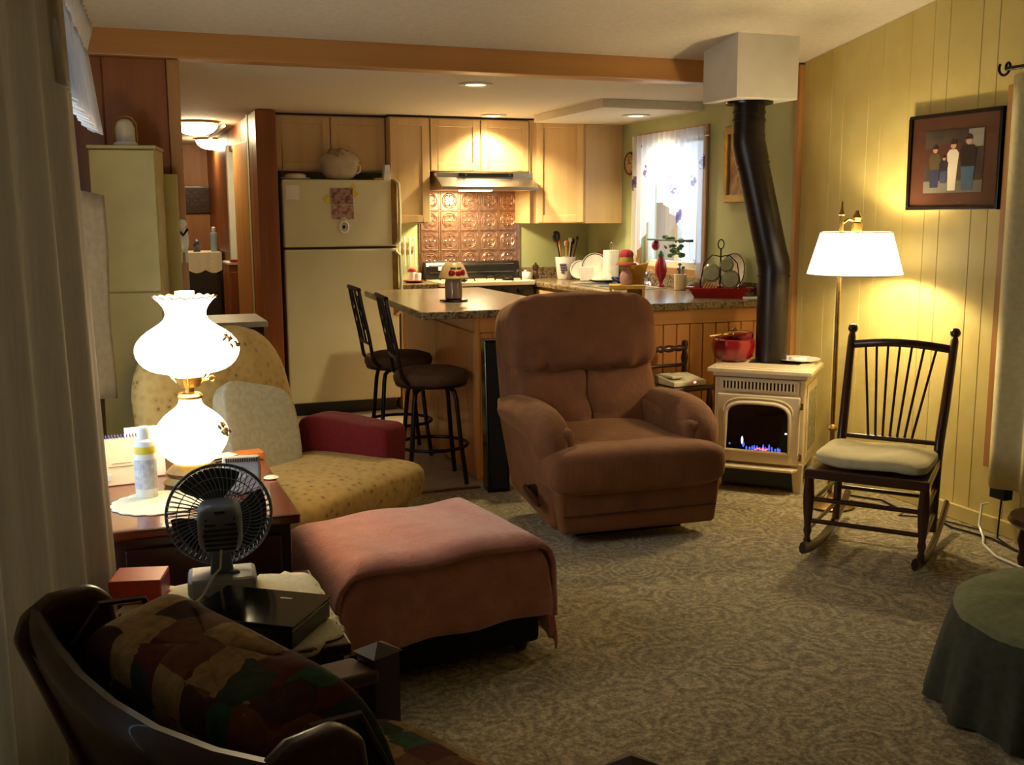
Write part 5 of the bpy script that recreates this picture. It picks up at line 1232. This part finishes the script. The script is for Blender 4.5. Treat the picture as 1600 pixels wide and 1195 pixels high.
ch = thing('red_brush_holder', 'red bulb-shaped bottle with green top beside the faucet', 'bottle', (3.61, 6.56, cz))
MB().lathe([(.03, 0), (.028, .01), (.012, .025), (.016, .04), (.035, .075), (.043, .115), (.038, .165), (.026, .20), (.02, .215)], 24).build('body', M['red'], ch, smooth=True)
MB().lathe([(.022, .212), (.024, .225), (.016, .245), (.004, .255)], 18).build('green_top', mat('pepper_green', '#2f6a32', '#3a783c', .4), ch, smooth=True)
cp = thing('cream_cup', 'cream crock with scrub brushes beside the sink', 'cup', (3.60, 6.27, cz))
MB().lathe([(.038, 0), (.042, .005), (.043, .105), (.038, .108), (.036, .02)], 24).build('cup', M['cream'], cp, smooth=True)
for i, (dx, dy, h) in enumerate(((.0, .01, .17), (.015, -.01, .15), (-.015, 0, .14))):
    u_ = MB().tube([(dx*.4, dy, .02), (dx, dy, h)], .005, 6); u_.ell((dx, dy, h), (.03, .02, .02), 1, 1, 10, 6); u_.build('brush', mat('brush_blue', '#6d7fa6', '#7b8db3', .6), cp, smooth=True)
tag(MB().ell((3.63, 6.14, cz+.03), (.1, .07, .06), .8, .9, 20, 10).build('sponge_frog', mat('grey_stone', '#6d6357', '#80766a', .8), smooth=True), 'rounded grey scouring holder near the cream crock', 'holder')
# red dish rack tray with glasses and wire stand
dt = thing('dish_tray', 'red rectangular baking dish on the worktop by the window', 'baking dish', (3.50, 5.61, cz), -.62)
hx_, hy_ = .175, .105
dtm = MB()
dtm.hexa([(-hx_+.03, -hy_+.02, 0), (hx_-.03, -hy_+.02, 0), (hx_-.03, hy_-.02, 0), (-hx_+.03, hy_-.02, 0)], [(-hx_+.03, -hy_+.02, .006), (hx_-.03, -hy_+.02, .006), (hx_-.03, hy_-.02, .006), (-hx_+.03, hy_-.02, .006)])
for (a, b_, c_, d_) in (((-hx_, -hy_), (hx_, -hy_), (hx_-.03, -hy_+.02), (-hx_+.03, -hy_+.02)), ((hx_, -hy_), (hx_, hy_), (hx_-.03, hy_-.02), (hx_-.03, -hy_+.02)), ((hx_, hy_), (-hx_, hy_), (-hx_+.03, hy_-.02), (hx_-.03, hy_-.02)), ((-hx_, hy_), (-hx_, -hy_), (-hx_+.03, -hy_+.02), (-hx_+.03, hy_-.02))):
    dtm.add([(c_[0], c_[1], 0), (d_[0], d_[1], 0), (a[0], a[1], .06), (b_[0], b_[1], .06)], [(0, 1, 2, 3)])
dtm.build('dish', M['red'], dt, solid=.006)
for s in (-1, 1): MB().box(s*hx_-.02 if s > 0 else -hx_-.03, hx_+.03 if s > 0 else -hx_+.02, -.04, .04, .052, .062).build('handle', M['red'], dt, bevel=.004)
ws_ = thing('wire_stand', 'black wire stand with glass jars and a platter beside the window', 'wire stand', (3.50, 5.61, cz+.008), -.62)
MB().tube([(0, 0, .0), (0, 0, .29)], .005, 6).build('post', M['iron'], ws_, smooth=True)
MB().tube([(.018*math.cos(a*PI/8), 0, .315+.028*math.sin(a*PI/8)) for a in range(16)], .004, 6, True).build('ring_handle', M['iron'], ws_, smooth=True)
for s in (-1, 1):
    MB().tube([(0, 0, .24), (s*.05, 0, .25), (s*.10, 0, .20), (s*.12, 0, .08), (s*.11, 0, .01)], .004, 6).build('arm', M['iron'], ws_, smooth=True)
jm = mat('greenish_glass', '#8f8f73', '#a3a388', .12)
for dx, dz, r in ((-.055, .14, .058), (.06, .10, .06), (.035, .19, .045)):
    MB().lathe([(.005, -.02), (r*.8, -.018), (r, 0), (r*.8, .018), (.005, .02)], 24).xf(Matrix.Translation((dx, .01, dz)) @ Matrix.Rotation(PI/2-.15, 4, 'X')).build('glass_plate', jm, ws_, smooth=True)
for i in range(5): MB().obox((-.10+i*.018, -.05, .045), (.008, .006, .09), ry=.5).build('wood_slat', M['maple'], ws_)
op = round_plate('oval_platter', 'speckled platter leaning on the wall behind the wire stand', (3.665, 5.72, cz), .135, print_mat('speckled_glaze', ['#8a8470', '#b5ac98', '#a08a80'], 30), PI/2-.2, -PI/2+.1)
tag(MB().obox((3.62, 5.40, cz+.006), (.14, .09, .012), rz=-.3).build('white_notepad', M['paper'], bevel=.002), 'white pad lying at the wall end of the bar', 'paper')
# kettle corner left of the range
rs = thing('red_spoon_rest', 'red plate and cup left of the range', 'dishes', (2.16, 7.80, cz))
MB().lathe([(.05, 0), (.085, .012), (.088, .016), (.04, .008)], 28).build('plate', M['red'], rs, smooth=True)
MB().lathe([(.028, .012), (.032, .016), (.034, .07), (.03, .07)], 20, (.03, 0, 0)).build('cup', M['ceramic'], rs, smooth=True)
MB().lathe([(.034, .08), (.03, .098), (.01, .11)], 20, (-.01, 0, 0)).build('lid', M['red'], rs, smooth=True)
MB().lathe([(.03, .016), (.034, .075), (.03, .08)], 20, (-.01, 0, 0)).build('jar', M['ceramic'], rs, smooth=True)
sr = thing('spoon_rack', 'white rack of spoons hanging on the wall left of the range', 'rack', (2.17, 8.01, 1.16))
for i in range(4): MB().tube([(-.06+i*.04, -.02, .1), (-.062+i*.04, -.03, .0), (-.055+i*.04, -.02, -.1)], .006, 6).ell((-.06+i*.04, -.022, .11), (.024, .01, .036), 1, 1, 10, 6).build('spoon', M['ceramic'], sr, smooth=True)
MB().box(-.08, .08, -.012, 0, .03, .05).build('bar', M['maple'], sr)

# wall pieces in the kitchen
wcx = thing('wall_clock', 'round wooden wall clock beside the corner cabinet', 'clock', (XR-.002, 7.265, 1.83))
MB().lathe([(.085, 0), (.088, .012), (.078, .022), (.07, .016)], 32).xf(Matrix.Rotation(-PI/2, 4, 'Y')).build('rim', M['mahog'], wcx, smooth=True)
MB().lathe([(.072, .0165), (.001, .0175)], 32).xf(Matrix.Rotation(-PI/2, 4, 'Y')).build('face', mat('clock_face', '#a88a52', '#b59860', .5), wcx)
MB().box(-.021, -.019, -.003, .003, 0, .05).build('hand', M['dark'], wcx); MB().box(-.021, -.019, -.036, 0, -.003, .003).build('hand', M['dark'], wcx)
for k in range(12): MB().obox((-.019, .058*math.sin(k*PI/6), .058*math.cos(k*PI/6)), (.002, .005, .009), rx=-k*PI/6).build('numeral_mark', M['dark'], wcx)
gp_ = thing('gilt_picture', 'gilt framed picture on the green wall behind the flue pipe', 'picture frame', (XR-.002, 5.74, 1.76))
gf = MB()
for q in ((-.19, .19, .19, .24), (-.19, .19, -.24, -.19), (-.19, -.145, -.19, .19), (.145, .19, -.19, .19)): gf.box(-.025, 0, *q)
gf.build('frame', mat('gilt', '#7a6534', '#92793f', .35, .6), gp_, bevel=.008)
MB().box(-.012, -.002, -.146, .146, -.191, .191).build('canvas', print_mat('still_life', ['#3a2418', '#7c3a22', '#a5793f', '#4d4a2c'], 7), gp_)
for yy, hh, m_, nm in ((6.95, .11, 'oldbrass', 'amber bottle'), (6.45, .09, 'ceramic', 'white jar')):
    pass
cdl = thing('window_shelf', 'little green wire shelf of strawberries and plants across the window', 'shelf', (XR-.13, 6.45, 1.27))
MB().box(-.03, .03, -.25, .25, 0, .012).build('shelf', mat('shelf_green', '#3c5a48', '#4a6a56', .4), cdl, bevel=.003)
for yy in (-.2, .2): MB().box(.03, .08, yy-.005, yy+.005, -.005, .012).build('bracket', M['iron'], cdl)
MB().ell((0, .17, -.035), (.06, .06, .07), 1, 1, 14, 10).build('strawberry', M['red'], cdl, smooth=True)
lf = MB()
for i in range(26):
    a = random.uniform(0, 6.28); lf.ell((random.uniform(-.03, .03), random.uniform(-.22, .05), random.uniform(-.1, .03)), (.05, .02, .03), 1, 1, 6, 4, rz=a, rx=random.uniform(-1, 1))
lf.build('foliage', mat('leaf', '#4d6a3c', '#6d8a54', .7), cdl, kind='stuff')
